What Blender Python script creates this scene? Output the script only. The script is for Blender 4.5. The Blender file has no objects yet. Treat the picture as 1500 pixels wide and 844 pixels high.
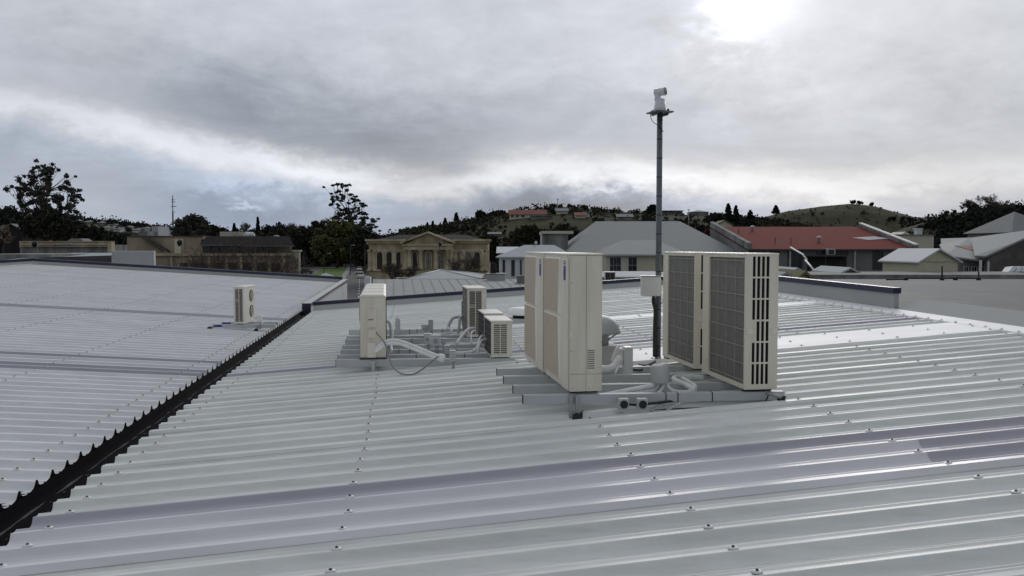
import bpy, math, random
import numpy as np
from mathutils import Matrix, Vector, noise as mnoise
random.seed(7)
RNG = np.random.default_rng(11)
C = bpy.context.scene.collection
EYE = 8.0
F = 1224.0
TILT = math.atan(60 / F)

# ------------------------------------------------------------------ helpers
def ray(px, py):
    c0, c1 = (px - 750) / F, (422 - py) / F
    return Vector((c0, c1 * math.sin(TILT) + math.cos(TILT), c1 * math.cos(TILT) - math.sin(TILT)))

def P(px, py, Y):
    r = ray(px, py)
    v = r * (Y / r.y)
    return Vector((v.x, v.y, v.z + EYE))

def hit(px, py, p, n):
    r = ray(px, py)
    o = Vector((0, 0, EYE))
    return o + r * ((p - o).dot(n) / r.dot(n))

ORG = {}

class MB:
    def __init__(self, T=None):
        self.v = []; self.f = []; self.m = []; self.s = []
        self.T = T
    def _add(self, vs):
        b = len(self.v)
        for p in vs:
            p = Vector(p)
            if self.T is not None: p = self.T @ p
            self.v.append(p)
        return b
    def face(self, idx, mat=0, smooth=False):
        self.f.append(tuple(idx)); self.m.append(mat); self.s.append(smooth)
    def poly(self, vs, mat=0):
        b = self._add(vs); self.face(range(b, b + len(vs)), mat)
    def box(self, x0, x1, y0, y1, z0, z1, mat=0):
        b = self._add([(x0,y0,z0),(x1,y0,z0),(x1,y1,z0),(x0,y1,z0),(x0,y0,z1),(x1,y0,z1),(x1,y1,z1),(x0,y1,z1)])
        for q in ((0,3,2,1),(4,5,6,7),(0,1,5,4),(1,2,6,5),(2,3,7,6),(3,0,4,7)):
            self.face([b + i for i in q], mat)
        return self
    def prism(self, poly, d, mat=0):
        n = len(poly); d = Vector(d)
        b = self._add([Vector(p) for p in poly] + [Vector(p) + d for p in poly])
        self.face(list(range(b + n - 1, b - 1, -1)), mat)
        self.face(list(range(b + n, b + 2 * n)), mat)
        for i in range(n):
            j = (i + 1) % n
            self.face([b + i, b + j, b + n + j, b + n + i], mat)
        return self
    def tube(self, pts, r, n=8, mat=0, caps=True, r1=None):
        pts = [Vector(p) for p in pts]
        k = len(pts); prev = None; b0 = None
        for i, p in enumerate(pts):
            t = (pts[min(i + 1, k - 1)] - pts[max(i - 1, 0)])
            t = t.normalized() if t.length > 1e-9 else Vector((0, 0, 1))
            if prev is None:
                a = Vector((0, 0, 1)) if abs(t.z) < .9 else Vector((1, 0, 0))
                u = t.cross(a).normalized()
            else:
                u = (prev - t * prev.dot(t)).normalized()
            prev = u; w = t.cross(u)
            rr = r if r1 is None else r + (r1 - r) * i / max(1, k - 1)
            b = self._add([p + (u * math.cos(2 * math.pi * q / n) + w * math.sin(2 * math.pi * q / n)) * rr for q in range(n)])
            if b0 is None: b0 = b
            else:
                for q in range(n):
                    q2 = (q + 1) % n
                    self.face([b - n + q, b - n + q2, b + q2, b + q], mat, n > 4)
        if caps:
            self.face(list(range(b0 + n - 1, b0 - 1, -1)), mat); self.face(list(range(b, b + n)), mat)
        return self
    def lathe(self, c, prof, n=16, mat=0, axis=None):
        """prof: (radius, height) list about c, turned round +z (or axis)."""
        c = Vector(c)
        R = Matrix.Identity(3) if axis is None else Vector((0, 0, 1)).rotation_difference(Vector(axis)).to_matrix()
        b0 = None
        for (r, h) in prof:
            b = self._add([c + R @ Vector((r * math.cos(2 * math.pi * q / n), r * math.sin(2 * math.pi * q / n), h)) for q in range(n)])
            if b0 is None: b0 = b
            else:
                for q in range(n):
                    q2 = (q + 1) % n
                    self.face([b - n + q, b - n + q2, b + q2, b + q], mat, True)
        self.face(list(range(b0 + n - 1, b0 - 1, -1)), mat); self.face(list(range(b, b + n)), mat)
        return self
    def quads(self, arr, mat=0):
        b = len(self.v)
        self.v.extend(Vector(p) for p in arr.reshape(-1, 3))
        for i in range(len(arr)):
            self.face([b + 4 * i, b + 4 * i + 1, b + 4 * i + 2, b + 4 * i + 3], mat)
    def build(self, name, mats, parent=None, loc=None, bevel=0, **tags):
        if parent is not None: org = ORG[parent]
        else: org = Vector(loc) if loc is not None else Vector((0, 0, 0))
        me = bpy.data.meshes.new(name)
        me.from_pydata([tuple(p - org) for p in self.v], [], self.f)
        if not isinstance(mats, (list, tuple)): mats = [mats]
        for mt in mats: me.materials.append(mt)
        me.polygons.foreach_set('material_index', self.m)
        me.polygons.foreach_set('use_smooth', self.s)
        me.update()
        o = bpy.data.objects.new(name, me); C.objects.link(o)
        if parent is not None: o.parent = parent
        else: o.location = org
        ORG[o] = org
        if bevel:
            md = o.modifiers.new('bevel', 'BEVEL'); md.width = bevel; md.segments = 2; md.limit_method = 'ANGLE'
        for k, v in tags.items(): o[k] = v
        return o

def empty(name, label, cat, loc, group=None):
    o = bpy.data.objects.new(name, None); C.objects.link(o)
    o.location = loc; o.empty_display_size = .2
    o['label'] = label; o['category'] = cat
    if group: o['group'] = group
    ORG[o] = Vector(loc)
    return o

def solo(name, label, cat, mb, mats, loc, group=None, bevel=0):
    kw = dict(label=label, category=cat)
    if group: kw['group'] = group
    return mb.build(name, mats, None, loc, bevel, **kw)

def copy_tree(o, parent=None):
    c = o.copy(); C.objects.link(c)
    if parent is not None: c.parent = parent
    for ch in list(o.children): copy_tree(ch, c)
    return c

def frame(o, yaw):
    return Matrix.Translation(o) @ Matrix.Rotation(yaw, 4, 'Z')

# ------------------------------------------------------------------ materials
def mat(name, col, rough=.6, metal=0., var=.12, scale=3., bump=0., bscale=40., stretch=None, rot=0., spec=.5, tint=None, coat=0.):
    m = bpy.data.materials.new(name); m.use_nodes = True
    nt = m.node_tree; N = nt.nodes; L = nt.links
    bs = N['Principled BSDF']
    bs.inputs['Roughness'].default_value = rough
    bs.inputs['Metallic'].default_value = metal
    bs.inputs['Specular IOR Level'].default_value = spec
    bs.inputs['Coat Weight'].default_value = coat
    tc = N.new('ShaderNodeTexCoord'); mp = N.new('ShaderNodeMapping')
    L.new(tc.outputs['Object'], mp.inputs['Vector'])
    mp.inputs['Rotation'].default_value = (0, 0, rot)
    if stretch: mp.inputs['Scale'].default_value = stretch
    nz = N.new('ShaderNodeTexNoise'); nz.inputs['Scale'].default_value = scale; nz.inputs['Detail'].default_value = 6; nz.inputs['Roughness'].default_value = .62
    L.new(mp.outputs[0], nz.inputs['Vector'])
    rp = N.new('ShaderNodeValToRGB'); L.new(nz.outputs['Fac'], rp.inputs[0])
    c2 = tint or col
    rp.color_ramp.elements[0].position = .3; rp.color_ramp.elements[1].position = .7
    rp.color_ramp.elements[0].color = tuple(x * (1 - var) for x in c2) + (1,)
    rp.color_ramp.elements[1].color = tuple(min(1, x * (1 + var)) for x in col) + (1,)
    L.new(rp.outputs[0], bs.inputs['Base Color'])
    mr = N.new('ShaderNodeMapRange'); L.new(nz.outputs['Fac'], mr.inputs[0])
    mr.inputs['From Min'].default_value = .3; mr.inputs['From Max'].default_value = .7
    mr.inputs['To Min'].default_value = max(0, rough - .06); mr.inputs['To Max'].default_value = min(1, rough + .06)
    L.new(mr.outputs[0], bs.inputs['Roughness'])
    if bump:
        n2 = N.new('ShaderNodeTexNoise'); n2.inputs['Scale'].default_value = bscale; n2.inputs['Detail'].default_value = 4
        L.new(mp.outputs[0], n2.inputs['Vector'])
        bp = N.new('ShaderNodeBump'); bp.inputs['Strength'].default_value = bump; bp.inputs['Distance'].default_value = .02
        L.new(n2.outputs['Fac'], bp.inputs['Height']); L.new(bp.outputs[0], bs.inputs['Normal'])
    return m

def brick_mat(name, col, mortar, w, h, rough=.85, var=.3):
    m = mat(name, col, rough, var=var, scale=.7)
    nt = m.node_tree; N = nt.nodes; L = nt.links; bs = N['Principled BSDF']
    old = bs.inputs['Base Color'].links[0].from_socket
    tc = N.new('ShaderNodeTexCoord'); sx = N.new('ShaderNodeSeparateXYZ'); cx = N.new('ShaderNodeCombineXYZ')
    L.new(tc.outputs['Object'], sx.inputs[0])
    ad = N.new('ShaderNodeMath'); ad.operation = 'ADD'; L.new(sx.outputs[0], ad.inputs[0]); L.new(sx.outputs[1], ad.inputs[1])
    L.new(ad.outputs[0], cx.inputs[0]); L.new(sx.outputs[2], cx.inputs[1])
    b = N.new('ShaderNodeTexBrick'); L.new(cx.outputs[0], b.inputs['Vector'])
    b.inputs['Scale'].default_value = 1; b.inputs['Brick Width'].default_value = w; b.inputs['Row Height'].default_value = h; b.inputs['Mortar Size'].default_value = .015
    b.inputs['Mortar'].default_value = tuple(mortar) + (1,)
    L.new(old, b.inputs['Color1'])
    mx = N.new('ShaderNodeMix'); mx.data_type = 'RGBA'; mx.blend_type = 'MULTIPLY'; mx.inputs[0].default_value = 1
    L.new(old, mx.inputs[6]); mx.inputs[7].default_value = (.8, .8, .8, 1); L.new(mx.outputs[2], b.inputs['Color2'])
    L.new(b.outputs[0], bs.inputs['Base Color'])
    return m

def rib_mat(name, col, rough, pitch, axis=0, var=.1, depth=.012, rot=0.):
    """sheet metal with a fine corrugation: bump only, the colour stays the sheet's own."""
    m = mat(name, col, max(rough, .75), var=var, scale=.5, spec=.12)
    nt = m.node_tree; N = nt.nodes; L = nt.links; bs = N['Principled BSDF']
    tc = N.new('ShaderNodeTexCoord'); mp = N.new('ShaderNodeMapping'); L.new(tc.outputs['Object'], mp.inputs[0])
    mp.inputs['Rotation'].default_value = (0, 0, rot)
    w = N.new('ShaderNodeTexWave'); w.bands_direction = 'XYZ'[axis]; w.inputs['Scale'].default_value = .314 / pitch
    L.new(mp.outputs[0], w.inputs['Vector'])
    bp = N.new('ShaderNodeBump'); bp.inputs['Strength'].default_value = .6; bp.inputs['Distance'].default_value = depth
    L.new(w.outputs['Fac'], bp.inputs['Height']); L.new(bp.outputs[0], bs.inputs['Normal'])
    return m

RIBROT = -math.atan2(.1354, .9886)
def sheet_tone(m, ax, width, amt=.05):
    """each roofing sheet came from its own batch and carries its own dust: tone steps by sheet, dust streaks down the fall"""
    nt = m.node_tree; N = nt.nodes; L = nt.links; bs = N['Principled BSDF']
    old = bs.inputs['Base Color'].links[0].from_socket
    tc = N.new('ShaderNodeTexCoord'); dt = N.new('ShaderNodeVectorMath'); dt.operation = 'DOT_PRODUCT'; dt.inputs[1].default_value = ax
    L.new(tc.outputs['Object'], dt.inputs[0])
    dv = N.new('ShaderNodeMath'); dv.operation = 'DIVIDE'; dv.inputs[1].default_value = width; L.new(dt.outputs['Value'], dv.inputs[0])
    fl = N.new('ShaderNodeMath'); fl.operation = 'FLOOR'; L.new(dv.outputs[0], fl.inputs[0])
    wn = N.new('ShaderNodeTexWhiteNoise'); wn.noise_dimensions = '1D'; L.new(fl.outputs[0], wn.inputs['W'])
    nz = N.new('ShaderNodeTexNoise'); nz.inputs['Scale'].default_value = 9; nz.inputs['Detail'].default_value = 8; nz.inputs['Roughness'].default_value = .7
    mp = N.new('ShaderNodeMapping'); mp.inputs['Rotation'].default_value = (0, 0, RIBROT); mp.inputs['Scale'].default_value = (.10, 1.6, 1)
    L.new(tc.outputs['Object'], mp.inputs[0]); L.new(mp.outputs[0], nz.inputs['Vector'])
    n3 = N.new('ShaderNodeTexNoise'); n3.inputs['Scale'].default_value = 1.1; n3.inputs['Detail'].default_value = 9; n3.inputs['Roughness'].default_value = .75
    L.new(tc.outputs['Object'], n3.inputs['Vector'])
    a = N.new('ShaderNodeMath'); a.operation = 'MULTIPLY_ADD'; a.inputs[1].default_value = amt; a.inputs[2].default_value = 1 - amt * .5 - .20 - .16; L.new(wn.outputs['Value'], a.inputs[0])
    c = N.new('ShaderNodeMath'); c.operation = 'MULTIPLY_ADD'; c.inputs[1].default_value = .40; L.new(nz.outputs['Fac'], c.inputs[0]); L.new(a.outputs[0], c.inputs[2])
    e = N.new('ShaderNodeMath'); e.operation = 'MULTIPLY_ADD'; e.inputs[1].default_value = .32; L.new(n3.outputs['Fac'], e.inputs[0]); L.new(c.outputs[0], e.inputs[2])
    mx = N.new('ShaderNodeVectorMath'); mx.operation = 'SCALE'; L.new(old, mx.inputs[0]); L.new(e.outputs[0], mx.inputs['Scale'])
    L.new(mx.outputs[0], bs.inputs['Base Color'])
M = {}
M['roof'] = mat('painted_roof_steel', (.72, .735, .715), .42, .0, .07, 1.2, .04, 3., (.12, 1.6, 1), RIBROT, tint=(.68, .71, .685))
M['roof_l'] = mat('painted_roof_steel_blue', (.72, .73, .74), .42, .0, .07, 1.2, .04, 3., (.12, 1.6, 1), -RIBROT)
for k_ in ('roof', 'roof_l'): M[k_].node_tree.nodes['Principled BSDF'].inputs['Specular IOR Level'].default_value = .26
for k_ in ('roof', 'roof_l'): sheet_tone(M[k_], (-.1222, .9925, 0), 1.612)
M['sky_dark'] = mat('skylight_sheet', (.42, .415, .46), .36, 0, .08, 2, .03, 4., (.2, 2, 1), RIBROT)
M['sky_pale'] = mat('skylight_sheet_backed', (.68, .68, .705), .38, 0, .09, 2, .03, 4., (.2, 2, 1), RIBROT)
M['flash'] = mat('flashing_white', (.90, .91, .91), .62, .0, .05, 1.5, .05, 2., (.3, 2, 1), RIBROT)
M['flash_grey'] = mat('flashing_grey', (.50, .52, .505), .7, .0, .06, .6)
M['flash_dull'] = mat('flashing_dull', (.36, .375, .37), .8, .0, .08, .6, spec=.2)
M['navy'] = mat('navy_capping', (.012, .013, .045), .4, 0, .1, 1)
M['gutter'] = mat('gutter_black', (.004, .004, .007), .85, 0, .6, 1.5, .2, 8, (.4, 3, 1), math.radians(83), tint=(.009, .009, .011), spec=.05)
M['silt'] = mat('gutter_silt', (.10, .098, .095), .9, 0, .5, 6, spec=.1)
M['screw'] = mat('screw_steel', (.66, .67, .67), .5, .2, .1, 20)
M['washer'] = mat('screw_washer', (.04, .04, .045), .6, 0, .1, 20)
M['beige'] = mat('enamel_beige', (.70, .66, .56), .45, 0, .07, 2.2, .03, 6, (3, 3, .35), tint=(.66, .615, .51))
M['beige_cap'] = mat('enamel_beige_cap', (.76, .725, .635), .4, 0, .05, 2.2)
M['tan'] = mat('grille_tan', (.48, .40, .305), .55, 0, .06, 5, .1, 60)
M['white_e'] = mat('enamel_offwhite', (.67, .645, .57), .42, 0, .06, 3)
M['coil'] = mat('coil_fins', (.17, .17, .155), .6, .2, .25, 12, .35, 90)
M['coil_dark'] = mat('coil_dark', (.03, .03, .032), .6, .1, .3, 12, .3, 90)
M['wire'] = mat('guard_wire', (.36, .35, .31), .5, 0, .05, 4)
M['wire_dull'] = mat('guard_wire_dull', (.40, .39, .35), .5, 0, .05, 4)
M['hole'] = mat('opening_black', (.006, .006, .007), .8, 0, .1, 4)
M['slat'] = mat('louvre_brown', (.15, .125, .115), .6, 0, .1, 6)
M['rail'] = mat('rail_grey', (.46, .49, .50), .55, 0, .08, 3)
M['rubber'] = mat('rubber_black', (.012, .012, .012), .6, 0, .2, 10)
M['galv'] = mat('galvanised', (.36, .38, .39), .42, .7, .15, 14)
M['pole'] = mat('pole_grey', (.13, .145, .16), .42, .5, .14, 6)
M['pvc'] = mat('pvc_white', (.72, .73, .72), .4, 0, .05, 5)
M['pvc_grey'] = mat('pvc_grey', (.48, .50, .50), .5, 0, .07, 6)
M['lag'] = mat('pipe_lagging', (.80, .81, .80), .6, 0, .12, 9, .25, 22)
M['cable'] = mat('cable_black', (.014, .014, .015), .5, 0, .1, 9)
M['cable_grey'] = mat('cable_grey', (.24, .25, .25), .55, 0, .1, 9)
M['blue'] = mat('sticker_blue', (.03, .05, .30), .4, 0, .1, 4)
M['blue_tape'] = mat('blue_tape', (.012, .03, .22), .45, 0, .1, 4)
M['print'] = mat('print_grey', (.20, .20, .19), .5, 0, .3, 60)
M['camw'] = mat('camera_white', (.60, .62, .64), .35, 0, .05, 9)
M['fan'] = mat('fan_dark', (.03, .03, .03), .6, 0, .2, 9)
# town
M['stone'] = mat('stucco_ochre', (.46, .39, .27), .9, 0, .3, .35, .2, 3, (1, 1, .45), tint=(.31, .26, .175), spec=.1)
M['stone_lt'] = mat('stucco_ochre_pale', (.52, .45, .32), .9, 0, .25, .5, tint=(.40, .34, .235), spec=.1)
M['cream'] = mat('cream_paint', (.50, .49, .38), .7, 0, .1, .5)
M['cream2'] = mat('cream_weatherboard', (.47, .45, .32), .7, 0, .08, .5)
M['white'] = mat('white_paint', (.56, .585, .60), .6, 0, .07, .5)
M['tanwall'] = mat('tan_render', (.36, .30, .22), .9, 0, .28, .3, .1, 2, (1, 1, .4), tint=(.25, .205, .155), spec=.1)
M['concrete'] = mat('concrete_weathered', (.22, .225, .215), .9, 0, .45, .5, .3, 3, (1, 1, .3), tint=(.13, .13, .125))
M['darkwall'] = brick_mat('dark_block', (.075, .075, .08), (.04, .04, .04), 1.2, .5)
M['stonewall'] = brick_mat('dark_stone', (.095, .088, .085), (.13, .125, .12), .55, .28, var=.5)
M['greywall'] = mat('grey_render', (.16, .165, .165), .9, 0, .3, .4, .1, 2)
M['slate'] = mat('mansard_slate', (.032, .030, .032), .9, 0, .25, 1.2, .3, 12, spec=.1)
M['glass'] = mat('dark_glass', (.02, .023, .027), .12, 0, .3, .6)
M['blind'] = mat('window_blind', (.25, .25, .21), .6, 0, .2, .8)
M['timber'] = mat('dark_frame', (.06, .055, .05), .7, 0, .2, 2)
M['iron_grey'] = rib_mat('grey_iron_roof', (.27, .285, .285), .48, .3)
M['iron_lt'] = rib_mat('pale_iron_roof', (.38, .41, .43), .45, .3)
M['iron_old'] = rib_mat('weathered_iron', (.21, .22, .225), .55, .3, var=.2)
M['iron_red'] = rib_mat('red_iron_roof', (.165, .036, .030), .85, .3, var=.3)
M['iron_red'].node_tree.nodes['Principled BSDF'].inputs['Specular IOR Level'].default_value = .03
M['shed_roof'] = rib_mat('pale_shed_roof', (.56, .585, .60), .5, .3)
M['upstand'] = mat('upstand_pale', (.60, .61, .60), .5, .0, .06, .6)
M['seam'] = rib_mat('seamed_pale_roof', (.31, .32, .315), .5, .45)
M['dusk'] = rib_mat('dull_grey_roof', (.15, .155, .155), .7, .4, var=.12, depth=.02)
M['moss'] = mat('mossy_tile', (.14, .13, .06), .9, 0, .3, 1)
M['bark'] = mat('bark', (.085, .07, .055), .9, 0, .3, 2)
M['twig'] = mat('bare_twig', (.075, .058, .047), .9, 0, .25, 1)
M['twig_pale'] = mat('bare_twig_grey', (.13, .12, .11), .9, 0, .2, 1)
M['twig_mid'] = mat('bare_twig_brown', (.105, .088, .072), .9, 0, .2, 1)
M['leaf_dark'] = mat('leaf_dark', (.030, .034, .022), .8, 0, .5, .5, spec=.2)
M['leaf_gum'] = mat('leaf_gum', (.058, .062, .050), .8, 0, .45, .5, spec=.2)
M['leaf_green'] = mat('leaf_green', (.085, .095, .034), .8, 0, .5, .3, spec=.2)
M['leaf_pine'] = mat('leaf_pine', (.018, .024, .020), .8, 0, .4, .5, spec=.2)
M['leaf_blossom'] = mat('blossom_pale', (.26, .20, .16), .8, 0, .4, .4, spec=.2)
M['scrub'] = mat('scrub', (.042, .046, .026), .9, 0, .55, .05, spec=.1, tint=(.040, .034, .028))
M['scrub_dark'] = mat('wood_dark', (.020, .022, .019), .9, 0, .5, .05, spec=.1)
M['hill'] = mat('hill_ground', (.048, .052, .026), .95, 0, .5, .05, .3, .3, spec=.05, tint=(.03, .028, .02))
M['hill_bush'] = mat('hill_tussock', (.050, .048, .025), .95, 0, .4, .1, spec=.05)
M['hill_grass'] = mat('hill_grass', (.040, .040, .019), .95, 0, .35, .03, .4, .4, (1, 1, 3), spec=.1, tint=(.028, .025, .014))
M['grass'] = mat('lawn', (.085, .14, .032), .9, 0, .3, .4, spec=.1)
M['ground'] = mat('town_ground', (.10, .10, .092), .95, 0, .3, .05)
M['asphalt'] = mat('asphalt', (.05, .05, .052), .85, 0, .2, .3)
M['paint'] = mat('road_paint', (.7, .7, .7), .6)
M['brickred'] = mat('hill_roof_red', (.20, .07, .05), .8, 0, .2, .3)
M['car_w'] = mat('car_white', (.7, .7, .7), .25, 0, .03, 1, coat=.5)
M['car_s'] = mat('car_silver', (.35, .36, .38), .3, .5, .03, 1, coat=.5)
M['car_d'] = mat('car_dark', (.03, .032, .04), .25, 0, .03, 1, coat=.5)
M['car_r'] = mat('car_red', (.2, .02, .02), .25, 0, .03, 1, coat=.5)
M['lamp'] = mat('lamp_dark', (.03, .033, .035), .5, .4, .1, 3)
M['tank'] = mat('tank_grey', (.36, .37, .37), .6, 0, .15, 1)

# ------------------------------------------------------------------ world
W = bpy.data.worlds.new('World'); bpy.context.scene.world = W; W.use_nodes = True
def make_world():
    nt = W.node_tree; N = nt.nodes; L = nt.links
    class S:
        def __init__(s, k): s.k = k
        def _b(a, b, op, c=None):
            n = N.new('ShaderNodeMath'); n.operation = op
            for i, x in enumerate((a, b, c)):
                if x is None: continue
                if isinstance(x, S): L.new(x.k, n.inputs[i])
                else: n.inputs[i].default_value = x
            return S(n.outputs[0])
        def __add__(a, b): return S._b(a, b, 'ADD')
        __radd__ = __add__
        def __sub__(a, b): return S._b(a, b, 'SUBTRACT')
        def __rsub__(a, b): return S._b(b, a, 'SUBTRACT')
        def __mul__(a, b): return S._b(a, b, 'MULTIPLY')
        __rmul__ = __mul__
        def __truediv__(a, b): return S._b(a, b, 'DIVIDE')
        def mn(a, b): return S._b(a, b, 'MINIMUM')
        def mx(a, b): return S._b(a, b, 'MAXIMUM')
    def fn(op, a): return S._b(a, None, op)
    def exp(a): return S._b(math.e, a, 'POWER')
    tc = N.new('ShaderNodeTexCoord'); sp = N.new('ShaderNodeSeparateXYZ'); L.new(tc.outputs['Generated'], sp.inputs[0])
    x, y, z = S(sp.outputs[0]), S(sp.outputs[1]), S(sp.outputs[2])
    DEG = 57.29578
    az = S._b(x, y, 'ARCTAN2') * DEG
    el = fn('ARCSINE', z.mn(1.).mx(-1.)) * DEG
    def noise(sx, sy, off, scale, detail=6, rough=.6, dist=0.):
        c = N.new('ShaderNodeCombineXYZ'); L.new(sx.k, c.inputs[0]); L.new(sy.k, c.inputs[1]); c.inputs[2].default_value = off
        n = N.new('ShaderNodeTexNoise'); n.inputs['Scale'].default_value = scale; n.inputs['Detail'].default_value = detail; n.inputs['Roughness'].default_value = rough
        n.inputs['Distortion'].default_value = dist
        L.new(c.outputs[0], n.inputs['Vector']); return S(n.outputs['Fac']) - .5
    zz = z.mx(0.) + .10
    cx, cy = x / zz, y / zz
    n_big = noise(cx, cy, 0., .55, 7, .58, .5)
    n_mid = noise(cx, cy, 3., 1.5, 7, .6, .7)
    n_fine = noise(az, el * 2.1, 7., .16, 8, .62, .4)
    n_puff = noise(az, el * 1.6, 11., .55, 7, .6, .3)
    def ramp(s, lo, hi, pts, interp='EASE'):
        mr = N.new('ShaderNodeMapRange'); L.new(s.k, mr.inputs[0]); mr.inputs[1].default_value = lo; mr.inputs[2].default_value = hi
        r = N.new('ShaderNodeValToRGB'); r.color_ramp.interpolation = interp
        L.new(mr.outputs[0], r.inputs[0]); e = r.color_ramp.elements
        for i, (p, c) in enumerate(pts):
            q = (p - lo) / (hi - lo)
            if i < 2: el_ = e[i]; el_.position = q
            else: el_ = e.new(q)
            el_.color = (c, c, c, 1) if not isinstance(c, tuple) else c + (1,)
        return r.outputs[0]
    def A(px): return math.degrees(math.atan((px - 750) / F))
    vb = [(0, 8.4), (120, 8.0), (250, 6.7), (400, 5.5), (560, 4.5), (660, 4.3), (720, 5.3), (800, 5.8), (900, 5.2), (1000, 4.6), (1150, 4.3), (1350, 3.6)]
    vbs = S(ramp(az, -60, 60, [(-60, .5)] + [(A(p), e / 20.) for p, e in vb] + [(45, .3)], 'B_SPLINE')) * 20.
    d = el - vbs + n_fine * 3.2 + n_puff * 1.5
    # how strong the dark bank is, by azimuth
    bank = S(ramp(az, -60, 60, [(-60, .25), (-33, .30), (-26, .55), (-17, 1.), (-6, 1.), (1, .5), (6, .35), (14, .22), (24, .30), (34, .34), (60, .3)], 'EASE'))
    edge = S(ramp(az, -60, 60, [(-60, .3), (-30, .30), (-21, .55), (-13, .95), (-5, .75), (2, .85), (10, .9), (18, .55), (28, .15), (60, .3)], 'EASE'))
    base = S(ramp(d, -6, 24, [(-6, .44), (-3.0, .42), (-1.3, .50), (.0, .62), (1.5, .56), (6, .55), (12, .57), (24, .56)]))
    bright = exp((d + .40) * (d + .40) * -1.0) * edge * .29
    dark = exp((d - 2.5) * (d - 2.5) * -.10) * bank * -.22
    tex = n_big * .24 + n_mid * .20 + n_fine * .20 + n_puff * .07
    amp = S(ramp(d, -6, 6, [(-6, .35), (-1, .6), (1, .8), (6, 1.)]))
    lum = base + bright + dark + tex * amp - .035
    # the sun behind thin cloud
    def gauss(a0, e0, sa, se):
        p, q = (az - a0 + n_fine * 7. + n_puff * 2.) / sa, (el - e0 + n_puff * 4. + n_fine * 3.) / se
        return exp((p * p + q * q) * -.5)
    lum = lum + gauss(15.4, 17.6, 1.7, 2.5) * .70 + gauss(18, 15.5, 5.5, 3.6) * .10 + gauss(20, 13, 16, 9) * .02
    # small lit puffs low over the hills
    lum = lum + gauss(-17.2, 2.75, .9, .22) * .22 + gauss(7.6, 4.1, 1.1, .32) * .20 + gauss(-18, 4.1, 2.2, .5) * .1
    lum = lum - gauss(-7.5, 4.4, 2.2, .45) * .12 - gauss(2.8, 3.2, 4.8, 1.5) * .20 - gauss(0, 13, 13, 6) * .04 - gauss(22, 5, 10, 4) * .03 - gauss(-17.5, 2.3, 4.5, 1.0) * .08 - gauss(-5, 3.0, 3, 1.0) * .05
    # overhead and behind the camera: even overcast
    fr = S(ramp(y, -1, 1, [(-1, .60), (-.3, .62), (.15, .78), (.6, .95), (.82, 1.), (1, 1.)], 'EASE'))
    lum = lum.mx(.2) * fr
    # colour: bluer where darker and low
    blz = S(ramp(az, -60, 60, [(-60, .3), (-26, .4), (-19, .85), (-10, .8), (0, .85), (12, .95), (20, .75), (30, .35), (60, .3)]))
    blue = S(ramp(d, -6, 8, [(-6, 1.), (-2., .95), (-.6, .12), (.4, .1), (2., .42), (8, .25)])) * (blz + .15)
    bl2 = (blue * (1.25 - lum * .9)).mx(0.).mn(1.)
    cc = N.new('ShaderNodeCombineColor')
    L.new((lum * (.985 - bl2 * .25)).k, cc.inputs[0]); L.new((lum * (1.008 - bl2 * .10)).k, cc.inputs[1]); L.new((lum * (1.065 + bl2 * .16)).k, cc.inputs[2])
    sk = N.new('ShaderNodeTexSky'); sk.sky_type = 'NISHITA'; sk.sun_disc = False
    sk.sun_elevation = math.radians(SUN_EL); sk.sun_rotation = math.radians(SUN_AZ)
    sc = N.new('ShaderNodeMix'); sc.data_type = 'RGBA'; sc.blend_type = 'MULTIPLY'; sc.inputs[0].default_value = 1
    L.new(sk.outputs[0], sc.inputs[6]); sc.inputs[7].default_value = (.07, .07, .07, 1)
    mx = N.new('ShaderNodeMix'); mx.data_type = 'RGBA'; mx.inputs[0].default_value = .95
    L.new(sc.outputs[2], mx.inputs[6]); L.new(cc.outputs[0], mx.inputs[7])
    bg = N['Background']; L.new(mx.outputs[2], bg.inputs[0]); bg.inputs[1].default_value = 1.0
SUN_AZ, SUN_EL = 16.0, 20.0
make_world()
sun = bpy.data.lights.new('sun', 'SUN'); sun.energy = .8; sun.angle = math.radians(28); sun.color = (1, .965, .91)
so = bpy.data.objects.new('sun', sun); C.objects.link(so)
sd = Vector((math.sin(math.radians(SUN_AZ)) * math.cos(math.radians(SUN_EL)), math.cos(math.radians(SUN_AZ)) * math.cos(math.radians(SUN_EL)), math.sin(math.radians(SUN_EL))))
so.rotation_euler = sd.to_track_quat('Z', 'Y').to_euler()

# ------------------------------------------------------------------ camera
cam = bpy.data.cameras.new('camera'); co = bpy.data.objects.new('camera', cam); C.objects.link(co)
cam.sensor_width = 36; cam.lens = 36 * F / 1500; cam.clip_end = 6000; cam.clip_start = .05
co.location = (0, 0, EYE); co.rotation_euler = (math.pi / 2 - TILT, 0, 0)
sc = bpy.context.scene; sc.camera = co
sc.view_settings.view_transform = 'Standard'; sc.view_settings.look = 'None'; sc.view_settings.gamma = 1; sc.view_settings.exposure = .28
sc.cycles.max_bounces = 6; sc.cycles.use_denoising = True

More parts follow.
